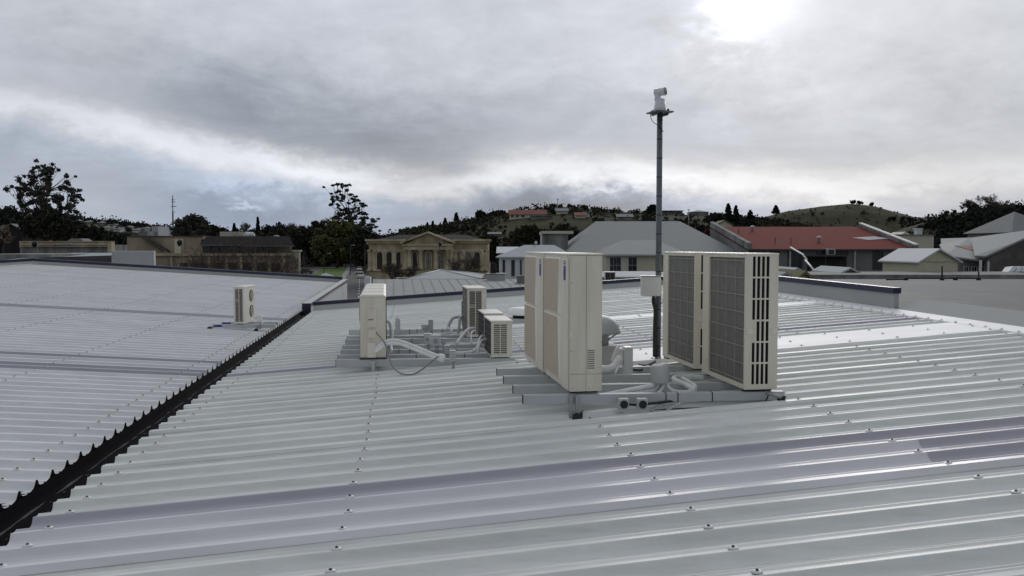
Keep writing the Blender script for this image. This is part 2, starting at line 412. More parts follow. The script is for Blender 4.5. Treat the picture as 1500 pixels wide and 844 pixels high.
# ------------------------------------------------------------------ the roof we stand on
DG = ray(599, 351).normalized(); DR = ray(9917, -247).normalized(); DL = ray(9917, 971).normalized()
DLU = -DL                                             # up the far slope
NR = DR.cross(DG).normalized(); NL = DG.cross(DLU).normalized()
if NR.z < 0: NR = -NR
if NL.z < 0: NL = -NL
p0 = P(848, 612, 9.76)
E0 = hit(136, 705, p0, NR)
drh = Vector((DR.x, DR.y, 0)).normalized()
GW = .52
EL = E0 - drh * GW
def RS(s, t, h=0.): return E0 + DR * s + DG * t + NR * h
def LS(s, t, h=0.): return EL + DLU * s + DG * t + NL * h
def roofR(px, py): return hit(px, py, p0, NR)
def roofL(px, py): return hit(px, py, EL, NL)
CHW = .056; PITCH = .403; RH = .054; CH = .030; SR = .030
RT0 = -1.205 - 26 * PITCH; NRIB = 52 + 26
RIDGE = 13.55; TFAR = 19.72
LT0 = -.5 - 24 * PITCH * .92; LPITCH = .372; NLRIB = 128; LRIDGE = 16.05; LFAR = 38.4
def prof(pitch, CH):
    """one rib pitch from crest centre to the next crest centre: (t, h)"""
    c = pitch; f = CH + SR
    q = [(0, RH - (.007 if CH > .04 else 0)), (CH * .45, RH - (.006 if CH > .04 else 0)), (CH * .72, RH + .001), (CH * .86, RH + .0015), (CH, RH - .003), (CH + SR * .2, RH - .016), (f - SR * .2, .012), (f, .004)]
    w = c - 2 * f
    for u, h in ((.08, -.005), (.2, -.0125), (.34, -.017), (.43, -.018), (.455, -.004), (.545, -.004), (.57, -.018), (.66, -.017), (.8, -.0125), (.92, -.005)):
        q.append((f + w * u, h))
    return q + [(c - t, h) for t, h in reversed(q[:8])]
def sheet(mb, S, t0, pitch, i0, i1, s0, s1, mat=0, lift=0., nseg=1, wob=0.):
    pts = []
    for i in range(i0, i1):
        q = prof(pitch, CHW if S is RS else CH)
        pts += [(t0 + i * pitch + a, h + lift) for a, h in (q if i == i1 - 1 else q[:-1])]
    ss = [s0 + (s1 - s0) * k / nseg for k in range(nseg + 1)]
    b = []
    for s in ss:
        b.append(mb._add([S(s, t, h + (wob * mnoise.noise(Vector((s * .8, t * 1.1, 3.))) if h < .02 else wob * .25 * mnoise.noise(Vector((s * 1.7, t * 5., 7.))))) for t, h in pts]))
    n = len(pts)
    for k in range(nseg):
        for j in range(n - 1):
            mb.face([b[k] + j, b[k + 1] + j, b[k + 1] + j + 1, b[k] + j + 1], mat, True)

bld = empty('warehouse_building', 'pale ribbed steel warehouse roof with black valley gutter and navy cappings underfoot', 'building', Vector((E0.x, E0.y, 0)))
SK = 26                                              # rib index at t = -1.205
mb = MB()
sheet(mb, RS, RT0, PITCH, 0, SK - 3, -.03, RIDGE, nseg=14, wob=.006)
sheet(mb, RS, RT0, PITCH, SK, SK + 18, -.03, RIDGE, nseg=14, wob=.006)
sheet(mb, RS, RT0, PITCH, SK + 20, NRIB, -.03, RIDGE, nseg=14, wob=.006)
mb.build('roof_slope', M['roof'], bld)
def skylight(S, t0, pitch, i0, n, s0, s1, split=None, pale=True):
    mb = MB()
    for k in range(n):
        m = 1 if (pale and 0 < k) else 0
        if m and split:
            sheet(mb, S, t0, pitch, i0 + k, i0 + k + 1, s0, split, 1, .001, 8, .003)
            sheet(mb, S, t0, pitch, i0 + k, i0 + k + 1, split, s1, 0, .001, 6, .003)
        else:
            sheet(mb, S, t0, pitch, i0 + k, i0 + k + 1, s0, s1, m, .001, 14, .003)
    return mb.build('skylight_sheet', [M['sky_dark'], M['sky_pale']], bld)
# ribs -2.41 .. -1.205: the pan nearest the ridge end is bare, the rest is backed below
mbk = MB()
for k, mm in ((0, 1), (1, 1), (2, 0)):
    i = SK - 3 + k
    if mm:
        sheet(mbk, RS, RT0, PITCH, i, i + 1, -.035, 7.72 + .18 * (k == 1), 1, .0012, 8, .003)
        sheet(mbk, RS, RT0, PITCH, i, i + 1, 7.72 + .18 * (k == 1), RIDGE, 0, .0012, 6, .003)
    else:
        sheet(mbk, RS, RT0, PITCH, i, i + 1, -.035, RIDGE, 0, .0012, 14, .003)
# lower lap turned down over the next rib
i = SK - 3
mbk.prism([RS(-.035, RT0 + i * PITCH - CHW - SR - .012, .004), RS(-.035, RT0 + i * PITCH - CHW - .004, RH + .0035), RS(-.035, RT0 + i * PITCH, RH + .0035), RS(-.035, RT0 + i * PITCH, RH + .0025)], DR * (RIDGE + .03), 1)
mbk.build('skylight_sheet', [M['sky_dark'], M['sky_pale']], bld)
skylight(RS, RT0, PITCH, SK + 18, 2, -.03, RIDGE)
# side laps: every fourth rib the upper sheet's lip ends part way down the rib
mb = MB()
for i in range(2, NRIB, 4):
    if SK - 4 <= i <= SK or SK + 17 <= i <= SK + 20: continue
    t = RT0 + i * PITCH
    mb.prism([RS(-.034, t - CHW - SR * .75, .024), RS(-.034, t - CHW, RH + .002), RS(-.034, t, RH + .0055), RS(-.034, t, RH + .003), RS(-.034, t - CHW, RH - .001), RS(-.034, t - CHW - SR * .72, .021)], DR * (RIDGE + .02))
mb.build('side_lap', M['roof'], bld)
# far slope
mb = MB()
li1 = int(round((6.3 - LT0) / LPITCH)); li2 = int(round((16.2 - LT0) / LPITCH))
NL_TOT = int((LFAR - LT0) / LPITCH)
sheet(mb, LS, LT0, LPITCH, 0, li1, -.03, LRIDGE, nseg=8, wob=.005)
sheet(mb, LS, LT0, LPITCH, li1 + 5, li2, -.03, LRIDGE, nseg=8, wob=.005)
sheet(mb, LS, LT0, LPITCH, li2 + 2, NL_TOT, -.03, LRIDGE, nseg=8, wob=.005)
mb.build('roof_slope', M['roof_l'], bld)
for i0, n in ((li1, 5), (li2, 2)):
    mb = MB()
    for k in range(n):
        sheet(mb, LS, LT0, LPITCH, i0 + k, i0 + k + 1, -.033, LRIDGE, 1 if 1 < k < 4 else 0, .001, 8, .003)
    mb.build('skylight_sheet', [M['sky_dark'], M['sky_pale']], bld)
# black plates paint the shade inside each open rib end of the far slope
for i in range(0, int((20.7 - LT0) / LPITCH)):
    t = LT0 + i * LPITCH
    mb = MB(); mb.prism([LS(-.034, t - CH * .8, .001), LS(-.034, t - .011, RH + .006), LS(-.034, t + .011, RH + .006), LS(-.034, t + CH * .8, .001)], DLU * .012)
    mb.build('rib_end_shade', M['gutter'], bld)
# valley gutter
mb = MB()
gp = [(-.06, -.012), (0.015, -.02), (.03, -.14), (.20, -.165), (.235, -.15), (.27, -.165), (GW - .03, -.15), (GW - .015, -.02), (GW + .06, -.012), (GW + .06, -.2), (-.06, -.2)]
A0 = [EL + drh * a + Vector((0, 0, b)) - DG * 12 for a, b in gp]
mb.prism(A0, DG * (12 + 20.6))
mb.build('valley_gutter', M['gutter'], bld)
mb = MB(); rs_ = random.Random(5); t = -6.
while t < 20:
    L_ = rs_.uniform(.15, .9); a_ = .125 + rs_.gauss(0, .012); w_ = rs_.uniform(.006, .022)
    g = lambda a, tt: EL + drh * a + DG * tt + Vector((0, 0, -.150))
    mb.poly([g(a_ - w_ * .3, t), g(a_ + w_, t + L_ * .3), g(a_ + w_ * .7, t + L_ * .8), g(a_, t + L_), g(a_ - w_, t + L_ * .6)])
    for _ in range(2):
        t2 = t + rs_.uniform(0, L_); a2 = rs_.uniform(.10, .33); w2 = rs_.uniform(.008, .02)
        mb.poly([g(a2 - w2, t2), g(a2 + w2, t2 + w2), g(a2 + w2 * .6, t2 + 2.4 * w2), g(a2 - w2 * .8, t2 + 2 * w2)])
    t += L_ * rs_.uniform(.7, 1.5)
mb.build('silt', M['silt'], bld, kind='stuff')
# ridge flashing with its upstand and the navy capped wall along it
TN = 7.9
mb = MB()
mb.prism([RS(RIDGE - .44, -12, RH + .006), RS(RIDGE - .44, -12, RH + .012), RS(RIDGE + .02, -12, RH + .016), RS(RIDGE + .02, -12, RH + .006)], DG * (12 + TFAR), 0)
# turned down teeth of the flashing between the ribs
mb.prism([RS(RIDGE - .443, -12, .02), RS(RIDGE - .443, -12, RH + .01), RS(RIDGE - .437, -12, RH + .01), RS(RIDGE - .437, -12, .02)], DG * (12 + TFAR), 0)
mb.build('ridge_flashing', M['flash'], bld)
mb = MB()
def up(p, z): return p + Vector((0, 0, z))
a = RS(RIDGE + .02, -12); 
mb.prism([a, up(a, .05), up(a, .27) + drh * .6, up(a, .25) + drh * .6, a + drh * .1], DG * (12 + TN - .003))
a = RS(RIDGE + .02, TN)
mb.prism([a, up(a, .41), up(a, .41) + drh * .12, a + drh * .12], DG * (TFAR - TN + .1))
up_w = mb.build('parapet', M['flash_dull'], bld)
mb = MB()
a = up(RS(RIDGE - .012, TN - .02), .395)
mb.prism([a, up(a, .125), up(a, .125) + drh * .19, a + drh * .19], DG * (TFAR - TN + .1))
mb.build('capping', M['navy'], up_w)
# far end parapet
mb = MB()
a = RS(-.02, TFAR)
q = [a + Vector((0, 0, -.3)), up(a, .24), up(a, .24) + DG * .12, a + DG * .12 + Vector((0, 0, -.3))]
mb.prism(q, DR * (RIDGE + .06))
w2 = mb.build('parapet', M['flash_grey'], bld)
mb = MB()
a = up(RS(-.03, TFAR - .03), .23)
mb.prism([a, up(a, .115), up(a, .115) + DG * .2, a + DG * .2], DR * (RIDGE + .1))
mb.build('capping', M['navy'], w2)
# parapets of the far slope: along its far end and down its open side
mb = MB()
a = LS(-.0, LFAR)
mb.prism([a + Vector((0, 0, -.4)), up(a, .24), up(a, .24) + DG * .15, a + DG * .15 + Vector((0, 0, -.4))], DLU * (LRIDGE + .05))
w3 = mb.build('parapet', M['flash_grey'], bld)
mb = MB()
a = LS(LRIDGE + .05, LFAR)
mb.prism([a + Vector((0, 0, -.4)), up(a, .24), up(a, .24) + DG * .15, a + DG * .15 + Vector((0, 0, -.4))], Vector((-DR.x, -DR.y, -DR.z)) * 6 )
w4 = mb.build('parapet', M['flash_grey'], bld)
mb = MB()
a = up(LS(-.02, LFAR - .04), .225)
mb.prism([a, up(a, .14), up(a, .14) + DG * .25, a + DG * .25], DLU * (LRIDGE + .07))
mb.build('capping', M['navy'], w3)
mb = MB()
a = up(LS(LRIDGE + .05, LFAR - .04), .225)
mb.prism([a, up(a, .14), up(a, .14) + DG * .25, a + DG * .25], -DR * 6)
mb.build('capping', M['navy'], w4)
# other side of the far ridge
mb = MB()
a = LS(LRIDGE, LT0); b = LS(LRIDGE, LFAR)
mb.poly([a, b, b - DR * 6, a - DR * 6])
mb.build('roof_slope', M['roof_l'], bld)
mb = MB()
c = LS(LRIDGE, LT0, RH + .01)
mb.prism([c + DL * .22 - Vector((0, 0, .004)), c + DL * .22 + Vector((0, 0, .004)), c + Vector((0, 0, .012)), c - DR * .2 + Vector((0, 0, .004)), c - DR * .2 - Vector((0, 0, .02))], DG * (LFAR - LT0))
mb.build('ridge_flashing', M['flash_grey'], bld)
# open side wall and its capping beyond the near roof's end
mb = MB()
a = LS(-.05, 20.75); zb = Vector((a.x, a.y, 0))
mb.prism([zb, up(a, .17), up(a, .17) + drh * .2, zb + drh * .2], Vector((DG.x, DG.y, 0)) * (LFAR - 20.75 + .2) )
sw = mb.build('wall', M['flash_grey'], bld)
mb = MB()
a = up(LS(-.03, 20.7), .172)
dgh = DG * (LFAR - 20.7 + .25)
mb.prism([a, up(a, .055), up(a, .055) + drh * .27, a + drh * .27], dgh, 0)
sc_ = mb.build('capping', M['flash_grey'], sw)
mb = MB()
mb.prism([a - drh * .012 + Vector((0, 0, -.17)), a - drh * .012 + Vector((0, 0, .05)), a - drh * .002 + Vector((0, 0, .05)), a - drh * .002 + Vector((0, 0, -.17))], dgh)
mb.prism([a + drh * .273 + Vector((0, 0, -.05)), a + drh * .273 + Vector((0, 0, .05)), a + drh * .283 + Vector((0, 0, .05)), a + drh * .283 + Vector((0, 0, -.05))], dgh)
mb.prism([a - drh * .015 - DG * .02 + Vector((0, 0, -.5)), a - drh * .015 - DG * .02 + Vector((0, 0, .058)), a + drh * .285 - DG * .02 + Vector((0, 0, .058)), a + drh * .285 - DG * .02 + Vector((0, 0, -.5))], DG * .017)
mb.build('capping', M['navy'], sw)
# body below the roofs
mb = MB()
q = [RS(0, -12), RS(RIDGE, -12), RS(RIDGE, TFAR), RS(0, TFAR)]
mb.prism([Vector((p.x, p.y, 0)) for p in q], Vector((0, 0, 5.0)))
q = [LS(.1, -8), LS(LRIDGE + 5, -8), LS(LRIDGE + 5, LFAR), LS(.1, LFAR)]
mb.prism([Vector((p.x, p.y, 0)) for p in q][::-1], Vector((0, 0, 5.0)))
mb.build('wall', M['concrete'], bld)
# flat overflashings that run from the vents to the ridge
mb = MB()
for (s0, ta, tb) in ((5.6, 4.02, 5.30), (4.6, 10.15, 10.72)):
    n = 8
    for k in range(n):
        sa = s0 + (RIDGE - .435 - s0) * k / n; sb = s0 + (RIDGE - .435 - s0) * (k + 1) / n
        za = RH + .008 + .004 * (k % 2); zb_ = RH + .008 + .004 * ((k + 1) % 2)
        mb.poly([RS(sa, ta, za), RS(sb, ta, zb_), RS(sb, tb, zb_), RS(sa, tb, za)])
    mb.poly([RS(s0, ta, .0), RS(RIDGE - .435, ta, .0), RS(RIDGE - .435, ta, RH + .01), RS(s0, ta, RH + .01)])
    mb.poly([RS(s0, tb, .0), RS(RIDGE - .435, tb, .0), RS(RIDGE - .435, tb, RH + .01), RS(s0, tb, RH + .01)])
mb.build('overflashing', M['flash'], bld)
# screws
def screw(mb, p, n):
    mb.lathe(p, [(.036, 0), (.035, .004), (.016, .011)], 10, 0, n)
    mb.lathe(p + n * .011, [(.013, 0), (.012, .002)], 8, 1, n)
    mb.lathe(p + n * .012, [(.009, 0), (.009, .007), (.006, .009)], 6, 1, n)
spots = []
for s in (.28, 2.66, 5.25, 7.72, 10.3, 12.9):
    for i in range(0, NRIB):
        t = RT0 + i * PITCH
        if t < -7.5 or (4.0 < t < 5.35 and s > 5.6) or (10.1 < t < 10.8 and s > 4.6): continue
        ds = random.uniform(-.018, .018) + .04 * math.sin(i * .16 + s)
        spots.append((RS(s + ds, t + random.uniform(-.006, .006), RH), NR))
for s in (.3, 2.6, 5.2, 7.8, 10.4, 13.):
    for i in range(0, NL_TOT):
        t = LT0 + i * LPITCH
        spots.append((LS(s + random.uniform(-.02, .02), t, RH), NL))
for (s0, ta, tb) in ((5.6, 4.02, 5.30), (4.6, 10.15, 10.72)):
    for k in range(9):
        for tt in (ta + .12, tb - .12, (ta + tb) / 2):
            spots.append((RS(s0 + .6 + k * .85 + (tt - ta) * .1, tt, RH + .008), NR))
for i in range(0, NRIB):
    spots.append((RS(RIDGE - .40, RT0 + i * PITCH, RH + .012), NR))
def inview(p):
    v = p[0] - Vector((0, 0, EYE))
    return v.y > .5 and abs(v.x / v.y) < .63 and v.z / v.y > -.41
seen = sorted([q for q in spots if inview(q)], key=lambda q: q[0].y)
for p, n in seen[:96]:
    mb = MB(); screw(mb, p, n); mb.build('roofing_screw', [M['screw'], M['washer']], bld)
mb = MB()
for p, n in seen[96:]: screw(mb, p, n)
mb.build('roofing_screws', [M['screw'], M['washer']], bld, kind='stuff')

# ------------------------------------------------------------------ rooftop plant
ZV = Vector((0, 0, 1))
def rot_dirs(yaw): return Vector((math.cos(yaw), math.sin(yaw), 0)), Vector((-math.sin(yaw), math.cos(yaw), 0))
def arc(pts, n=6):
    """Catmull-Rom through points"""
    pts = [Vector(p) for p in pts]; out = []
    q = [pts[0] * 2 - pts[1]] + pts + [pts[-1] * 2 - pts[-2]]
    for i in range(1, len(q) - 2):
        a, b, c, d = q[i - 1], q[i], q[i + 1], q[i + 2]
        for k in range(n):
            t = k / n
            out.append(.5 * ((2 * b) + (c - a) * t + (2 * a - 5 * b + 4 * c - d) * t * t + (3 * b - a - 3 * c + d) * t ** 3))
    out.append(pts[-1]); return out

# ---- tall outdoor units
def tall_unit(name, label, o, yaw, Wd, D, H, kind, group):
    T = frame(o, yaw)
    r = empty(name, label, 'air conditioner', o, group)
    if kind == 'fan':
        mb = MB(T); mb.box(.0, D, 0.008, Wd, .02, H - .02); mb.build('body', M['beige'], r, bevel=.012)
        mb = MB(T); mb.box(-.012, D + .006, -.004, Wd + .006, H - .021, H); mb.build('lid', M['beige_cap'], r, bevel=.006)
        # service panels on the narrow side: separate plates with real gaps
        mb = MB(T)
        zs = [(.02, .222), (.228, H - .03)]
        for z0, z1 in zs:
            mb.box(.006, .197, -.004, .010, z0, z1); mb.box(.203, D - .003, -.004, .010, z0, z1)
        mb.build('service_panel', M['beige'], r, bevel=.003)
        mb = MB(T)
        for k in range(9): mb.box(.215, .30, -.0075, -.002, .29 + k * .026, .30 + k * .026)
        for x, z in ((.03, .06), (.02, .5), (.24, .05), (.24, .25), (.385, .6), (.02, 1.3)):
            mb.lathe(T.inverted() @ (T @ Vector((x, -.004, z))), [(.006, 0), (.005, .004)], 8, 0, (0, -1, 0))
        mb.build('louvre', M['slat'], r)
        mb = MB(T); mb.box(-.006, .035, -.012, .0, .66, .71); mb.box(.0, .03, -.016, -.006, .70, .715); mb.build('handle', M['beige_cap'], r)
        # fan panels of the broad side: tapered pans
        for z0, z1 in ((.10, H * .535), (H * .54, H - .05)):
            mb = MB(T)
            y0, y1 = .42, Wd - .03
            a = [(0, y0, z0), (0, y1, z0), (0, y1, z1), (0, y0, z1)]
            g = .11
            b = [(-.03, y0 + g, z0 + .02), (-.03, y1 - .03, z0 + .02), (-.03, y1 - .03, z1 - .02), (-.03, y0 + .03, z1 - .02)]
            if z0 < .2: b[0] = (-.03, y0 + .03, z0 + .02); b[3] = (-.03, y0 + g, z1 - .02)
            for i in range(4):
                j = (i + 1) % 4
                mb.poly([a[i], a[j], b[j], b[i]], 0)
            mb.poly(b, 1)
            mb.build('fan_grille', [M['beige_cap'], M['tan']], r)
        mb = MB(T); mb.box(-.02, .0, .02, .38, .03, H - .06); mb.build('control_panel', M['beige'], r, bevel=.012)
        mb = MB(T); mb.box(-.0235, -.02, .13, .235, H - .32, H - .15); mb.box(-.0245, -.0215, .15, .215, H - .27, H - .2, 1); mb.build('sticker', [M['blue'], M['navy']], r)
        mb = MB(T); mb.box(-.0225, -.02, .12, .25, H - .135, H - .115); mb.box(-.0225, -.02, .12, .24, H - .105, H - .09); mb.build('rating_plate', M['print'], r)
    else:
        # casing: posts, back, top, with the coil set in between
        mb = MB(T)
        mb.box(.0, .05, Wd - .24, Wd, .02, H - .02); mb.box(.0, .05, .014, .035, .02, H - .02)
        mb.box(.0, .04, .035, Wd - .24, H - .055, H - .02); mb.box(.0, .04, .035, Wd - .24, .02, .075)
        mb.box(D - .03, D, .014, Wd, .02, H - .02); mb.box(.05, D - .03, Wd - .03, Wd, .02, H - .02); mb.box(.05, D - .03, .03, Wd - .03, .02, .05)
        mb.build('body', M['beige'], r, bevel=.005)
        mb = MB(T); mb.box(-.012, D + .006, -.006, Wd + .006, H - .021, H); mb.build('lid', M['beige_cap'], r, bevel=.006)
        mb = MB(T); mb.box(.025, .06, .036, Wd - .241, .076, H - .056); mb.build('coil', M['coil'], r)
        mb = MB(T)
        for k in range(1, 4): y = .035 + (Wd - .275) * k / 4; mb.box(.008, .012, y - .002, y + .002, .08, H - .06)
        for k in range(0, 8): z = .12 + (H - .21) * k / 7; mb.box(.006, .013, .036, Wd - .241, z - .0035, z + .0035)
        mb.build('wire_guard', M['wire_dull'], r)
        # slotted narrow side
        cols = [(.088, .124), (.144, .182), (.202, .239), (.258, .296)]
        rows = [(.083, .326), (.348, .58), (.60, .836), (.858, 1.095), (1.115, 1.35), (1.37, 1.61)]
        mb = MB(T)
        mb.box(0, .088, -.002, .012, .02, H - .021); mb.box(.296, D, -.002, .012, .02, H - .021)
        for i in range(3): mb.box(cols[i][1], cols[i + 1][0], -.002, .012, .083, 1.61)
        mb.box(.088, .296, -.002, .012, .02, .083); mb.box(.088, .296, -.002, .012, 1.61, H - .021)
        for i in range(5):
            for c in cols: mb.box(c[0], c[1], -.0015, .012, rows[i][1], rows[i + 1][0])
        mb.box(cols[0][0], cols[0][1], -.0015, .012, rows[2][0], rows[2][1])
        mb.build('side_panel', M['beige'], r)
        mb = MB(T); mb.box(.06, .30, .03, .034, .06, H - .03); mb.build('coil', M['hole'], r)  # black plate: the dark inside the slots is put into its colour
        for x in (.02, .325):
            mb = MB(T); mb.box(x, x + .075, -.012, -.002, .69, .75); mb.box(x + .008, x + .067, -.013, -.004, .685, .70); mb.build('handle', M['beige_cap'], r, bevel=.004)
        mb = MB(T)
        for x, z in ((.20, .05), (.03, 1.2), (.38, 1.2), (.03, .3)): mb.lathe((x, -.002, z), [(.006, 0), (.005, .004)], 8, 0, (0, -1, 0))
        mb.build('screw', M['screw'], r)
    for y in (.08, Wd - .16):
        mb = MB(T); mb.box(.03, D - .03, y, y + .08, -.012, .02); mb.build('base_foot', M['rubber'], r)
    return r

Z_BIG = P(834, 577, 9.76).z
yl, yr = math.radians(9.2), math.radians(7.6)
oL = P(834, 576.5, 9.76); oR = P(1090, 574, 9.9); oR.z = oL.z
uL = tall_unit('outdoor_unit', 'tall beige unit with plain side, tan fan panels and foot strut, nearer of its pair', oL, yl, 1.42, .395, 1.648, 'fan', 'tall beige outdoor units')
c = copy_tree(uL); c.location = oL + rot_dirs(yl)[1] * 1.50
c['label'] = 'tall tan-fronted unit mostly hidden behind the plain beige unit with foot strut'
uR = tall_unit('outdoor_unit', 'tall beige unit with a full grid of black slots on its side', oR, yr, 1.42, .41, 1.648, 'coil', 'tall beige outdoor units')
c = copy_tree(uR); c.location = oR + rot_dirs(yr)[1] * 1.72
c['label'] = 'tall grille-faced unit beside the camera pole, behind the slotted unit'

# ---- rails below them
def rails(name, label, o, yaw, ys, x0s, x1s, h, dpt, group='foam rail frames under the rooftop units'):
    r = empty(name, label, 'mounting frame', o, group)
    T = frame(o, yaw)
    for y, x0, x1 in zip(ys, x0s, x1s):
        mb = MB(T); mb.box(x0, x1, y, y + dpt, -h, 0); rr = mb.build('rail', M['rail'], r, bevel=.006)
        mb = MB(T); mb.box(x0 - .006, x0, y + .002, y + dpt - .002, -h + .002, -.002); mb.build('end_cap', M['rubber'], rr)
    return r, T
oB = Vector((oL.x, oL.y, Z_BIG - .012))
yb = math.radians(5.0)
fr, T = rails('mounting_frame', 'grey rails and struts carrying the four tall beige units', oB, yb,
          [.0, .69, 1.46, 2.18], [-.545, -.60, -.66, -.70], [2.62, 2.62, 2.6, 2.6], .105, .10)
def strap(T, parent, x, y, h, dpt):
    mb = MB(T); mb.box(x, x + .012, y - .003, y + dpt + .003, -h - .003, .003); mb.build('strap', M['cable'], parent)
for x in (1.155, 1.30, 1.72): strap(T, fr, x, 0, .105, .10)
mb = MB(T)       # struts down to the roof at the near end
mb.box(-.01, .035, -.05, -.008, -.275, .0); mb.box(.065, .105, -.05, -.008, -.215, .0); mb.box(.035, .10, -.045, -.012, -.225, -.19)
mb.build('strut', M['galv'], fr, bevel=.003)
mb = MB(T); mb.lathe((.085, -.06, -.288), [(.055, 0), (.06, .012), (.05, .055), (.02, .08)], 12, 0); mb.box(.125, .15, -.05, -.01, -.27, -.20); mb.build('rubber_foot', M['rubber'], fr)
pa = P(1122, 575, 9.85); pb = P(1149, 584, 9.75)
mb = MB(); mb.tube([pa, pb], .024, 8); mb.build('strut', M['galv'], fr)
mb = MB(); mb.lathe(P(1143, 591, 9.78), [(.03, 0), (.045, .015), (.04, .05), (.02, .065)], 12, 0); mb.tube([P(1146.5, 583.2, 9.76), pb + (pb - pa) * .04], .034, 10); mb.build('rubber_foot', M['rubber'], fr)

# ---- paired square sockets clipped below the near rail
for i, px in enumerate((914, 941.5)):
    o = P(px, 600, 9.68); s = empty('conduit_box', ['small square box with black round mouth, closer to the strut', 'small square box with black round mouth, farther from the strut'][i], 'conduit box', o, 'square boxes below the rail')
    T = frame(o, yb)
    mb = MB(T); mb.box(-.062, .062, 0, .09, 0, .125); mb.build('box', M['pvc_grey'], s, bevel=.01)
    mb = MB(T); mb.lathe((0, 0, .06), [(.045, -.002), (.047, .012), (.040, .013), (.039, .004)], 18, 0, (0, -1, 0)); mb.build('socket', M['cable'], s)
    mb = MB(T)
    for x in (-.05, .05):
        for z in (.012, .113): mb.lathe((x, 0, z), [(.006, 0), (.005, .004)], 8, 0, (0, -1, 0))
    mb.build('screw', M['screw'], s)
mb = MB(); mb.tube(arc([P(916, 592, 9.76), P(930, 593, 9.76), P(945, 592, 9.76), P(965, 590, 9.8), P(1000, 586, 9.95)]), .016, 8); 
solo('conduit', 'dark conduit running behind the two square boxes', 'conduit', mb, M['cable'], P(916, 592, 9.76))
mb = MB(); mb.tube(arc([P(852, 611, 9.75), P(876, 607, 9.78), P(905, 605.5, 9.8), P(950, 601.5, 9.85), P(1010, 598, 9.88), P(1085, 596, 9.86), P(1118, 590, 9.9), P(1126, 578, 9.95)]), .008, 6)
solo('cable', 'thin dark cable lying on the ribs below the near rail', 'cable', mb, M['cable'], P(852, 611, 9.75))
for i, (a, b) in enumerate((((974, 590), (953, 603)), ((997, 591), (975, 603)))):
    mb = MB(); mb.tube(arc([P(a[0], a[1], 9.85), P((a[0] + b[0]) / 2, (a[1] + b[1]) / 2 - 1, 9.82), P(b[0], b[1], 9.8)]), .017, 8)
    solo('drain_pipe', ['grey drain stub below the rail, nearer the square boxes', 'grey drain stub below the rail, nearer the slotted unit'][i], 'pipe', mb, M['pvc_grey'], P(b[0], b[1], 9.8), 'grey drain stubs')

# ---- pipe cowl with lagged pipes
o = P(966, 562, 10.3); w_ = empty('pipe_cowl', 'grey upturned round cowl over the pipes between the tall units', 'pipe cowl', o)
mb = MB(); mb.lathe(P(966, 560.5, 10.3), [(.112, 0), (.115, .01), (.114, .19), (.105, .212), (.03, .222)], 20); mb.build('hood', M['pvc_grey'], w_)
mb = MB(); mb.box(o.x - .02, o.x + .03, o.y + .02, o.y + .06, RS(0, 0).z + .5, o.z + .1); mb.build('strut', M['galv'], w_)
def pipe(name, label, pts, r, m, group=None, n=8):
    mb = MB(); mb.tube(arc(pts), r, n); return solo(name, label, 'pipe', mb, m, pts[0], group)
G1 = 'lagged pipes between the tall units'
pipe('lagged_pipe', 'thick white lagged pipe sloping from the plain tall unit to the cowl', [P(872, 581, 10.05), P(890, 578, 10.05), P(925, 571, 10.1), P(950, 566, 10.2), P(959, 562, 10.3), P(961, 555, 10.3)], .030, M['lag'], G1)
pipe('lagged_pipe', 'thinner lagged pipe below the thick one, running into the cowl', [P(895, 583, 10.15), P(930, 577, 10.15), P(954, 573, 10.25), P(963, 566, 10.3), P(965, 556, 10.3)], .022, M['lag'], G1)
pipe('lagged_pipe', 'short lagged pipe dropping from the cowl to the near rail', [P(972, 556, 10.3), P(971, 567, 10.25), P(963, 577, 10.2)], .020, M['lag'], G1)
pipe('lagged_pipe', 'lagged pipe bending out of the cowl towards the slotted unit', [P(976, 556, 10.3), P(979, 566, 10.25), P(988, 573, 10.2), P(1005, 574, 10.2), P(1014, 571, 10.25)], .020, M['lag'], G1)
pipe('lagged_pipe', 'white pipe loop lying by the base of the slotted unit', [P(1030, 553, 11.3), P(1005, 552, 11.2), P(989, 553, 11.0), P(989, 557, 10.8), P(1004, 563, 10.5), P(1018, 571, 10.3)], .034, M['lag'], G1)
pipe('lagged_pipe', 'second white pipe of the loop, on the slotted unit side', [P(1000, 554, 10.9), P(1012, 561, 10.6), P(1019, 567, 10.4), P(1014, 573, 10.2)], .026, M['lag'], G1)
# angular duct bend
o = P(917, 546, 11.7); d_ = empty('duct_bend', 'cream boxy pipe duct bend standing beside the plain tall unit', 'duct', o)
T = frame(o, yb)
mb = MB(T); mb.box(-.03, .10, 0, .14, -.05, .34); mb.build('upright', M['pvc'], d_, bevel=.012)
mb = MB(T); mb.prism([(-.033, 0.01, .32), (-.12, .01, .36), (-.20, .01, .16), (-.10, .01, .12), (-.033, .01, .12)], (0, .12, 0)); mb.build('elbow', M['pvc'], d_, bevel=.008)
mb = MB(T); mb.box(-.02, .09, -.008, .148, .335, .36); mb.build('cap', M['pvc'], d_, bevel=.006)
pipe('lagged_pipe', 'fat pale pipe between the duct bend and the plain tall unit', [P(873, 540, 11.3), P(890, 541, 11.4), P(899, 537, 11.5), P(908, 525, 11.65)], .055, M['lag'], G1, 10)
pipe('lagged_pipe', 'thin pipe hanging below the duct bend', [P(901, 547, 11.3), P(906, 537, 11.5), P(911, 529, 11.65)], .015, M['lag'], G1)
mb = MB(); mb.tube(arc([P(925, 541, 11.8), P(938, 542, 12.), P(948, 538, 12.4), P(958, 531, 13.2)]), .018, 8); solo('cable', 'black cable looping from the duct bend to the pole foot', 'cable', mb, M['cable'], P(925, 541, 11.8))
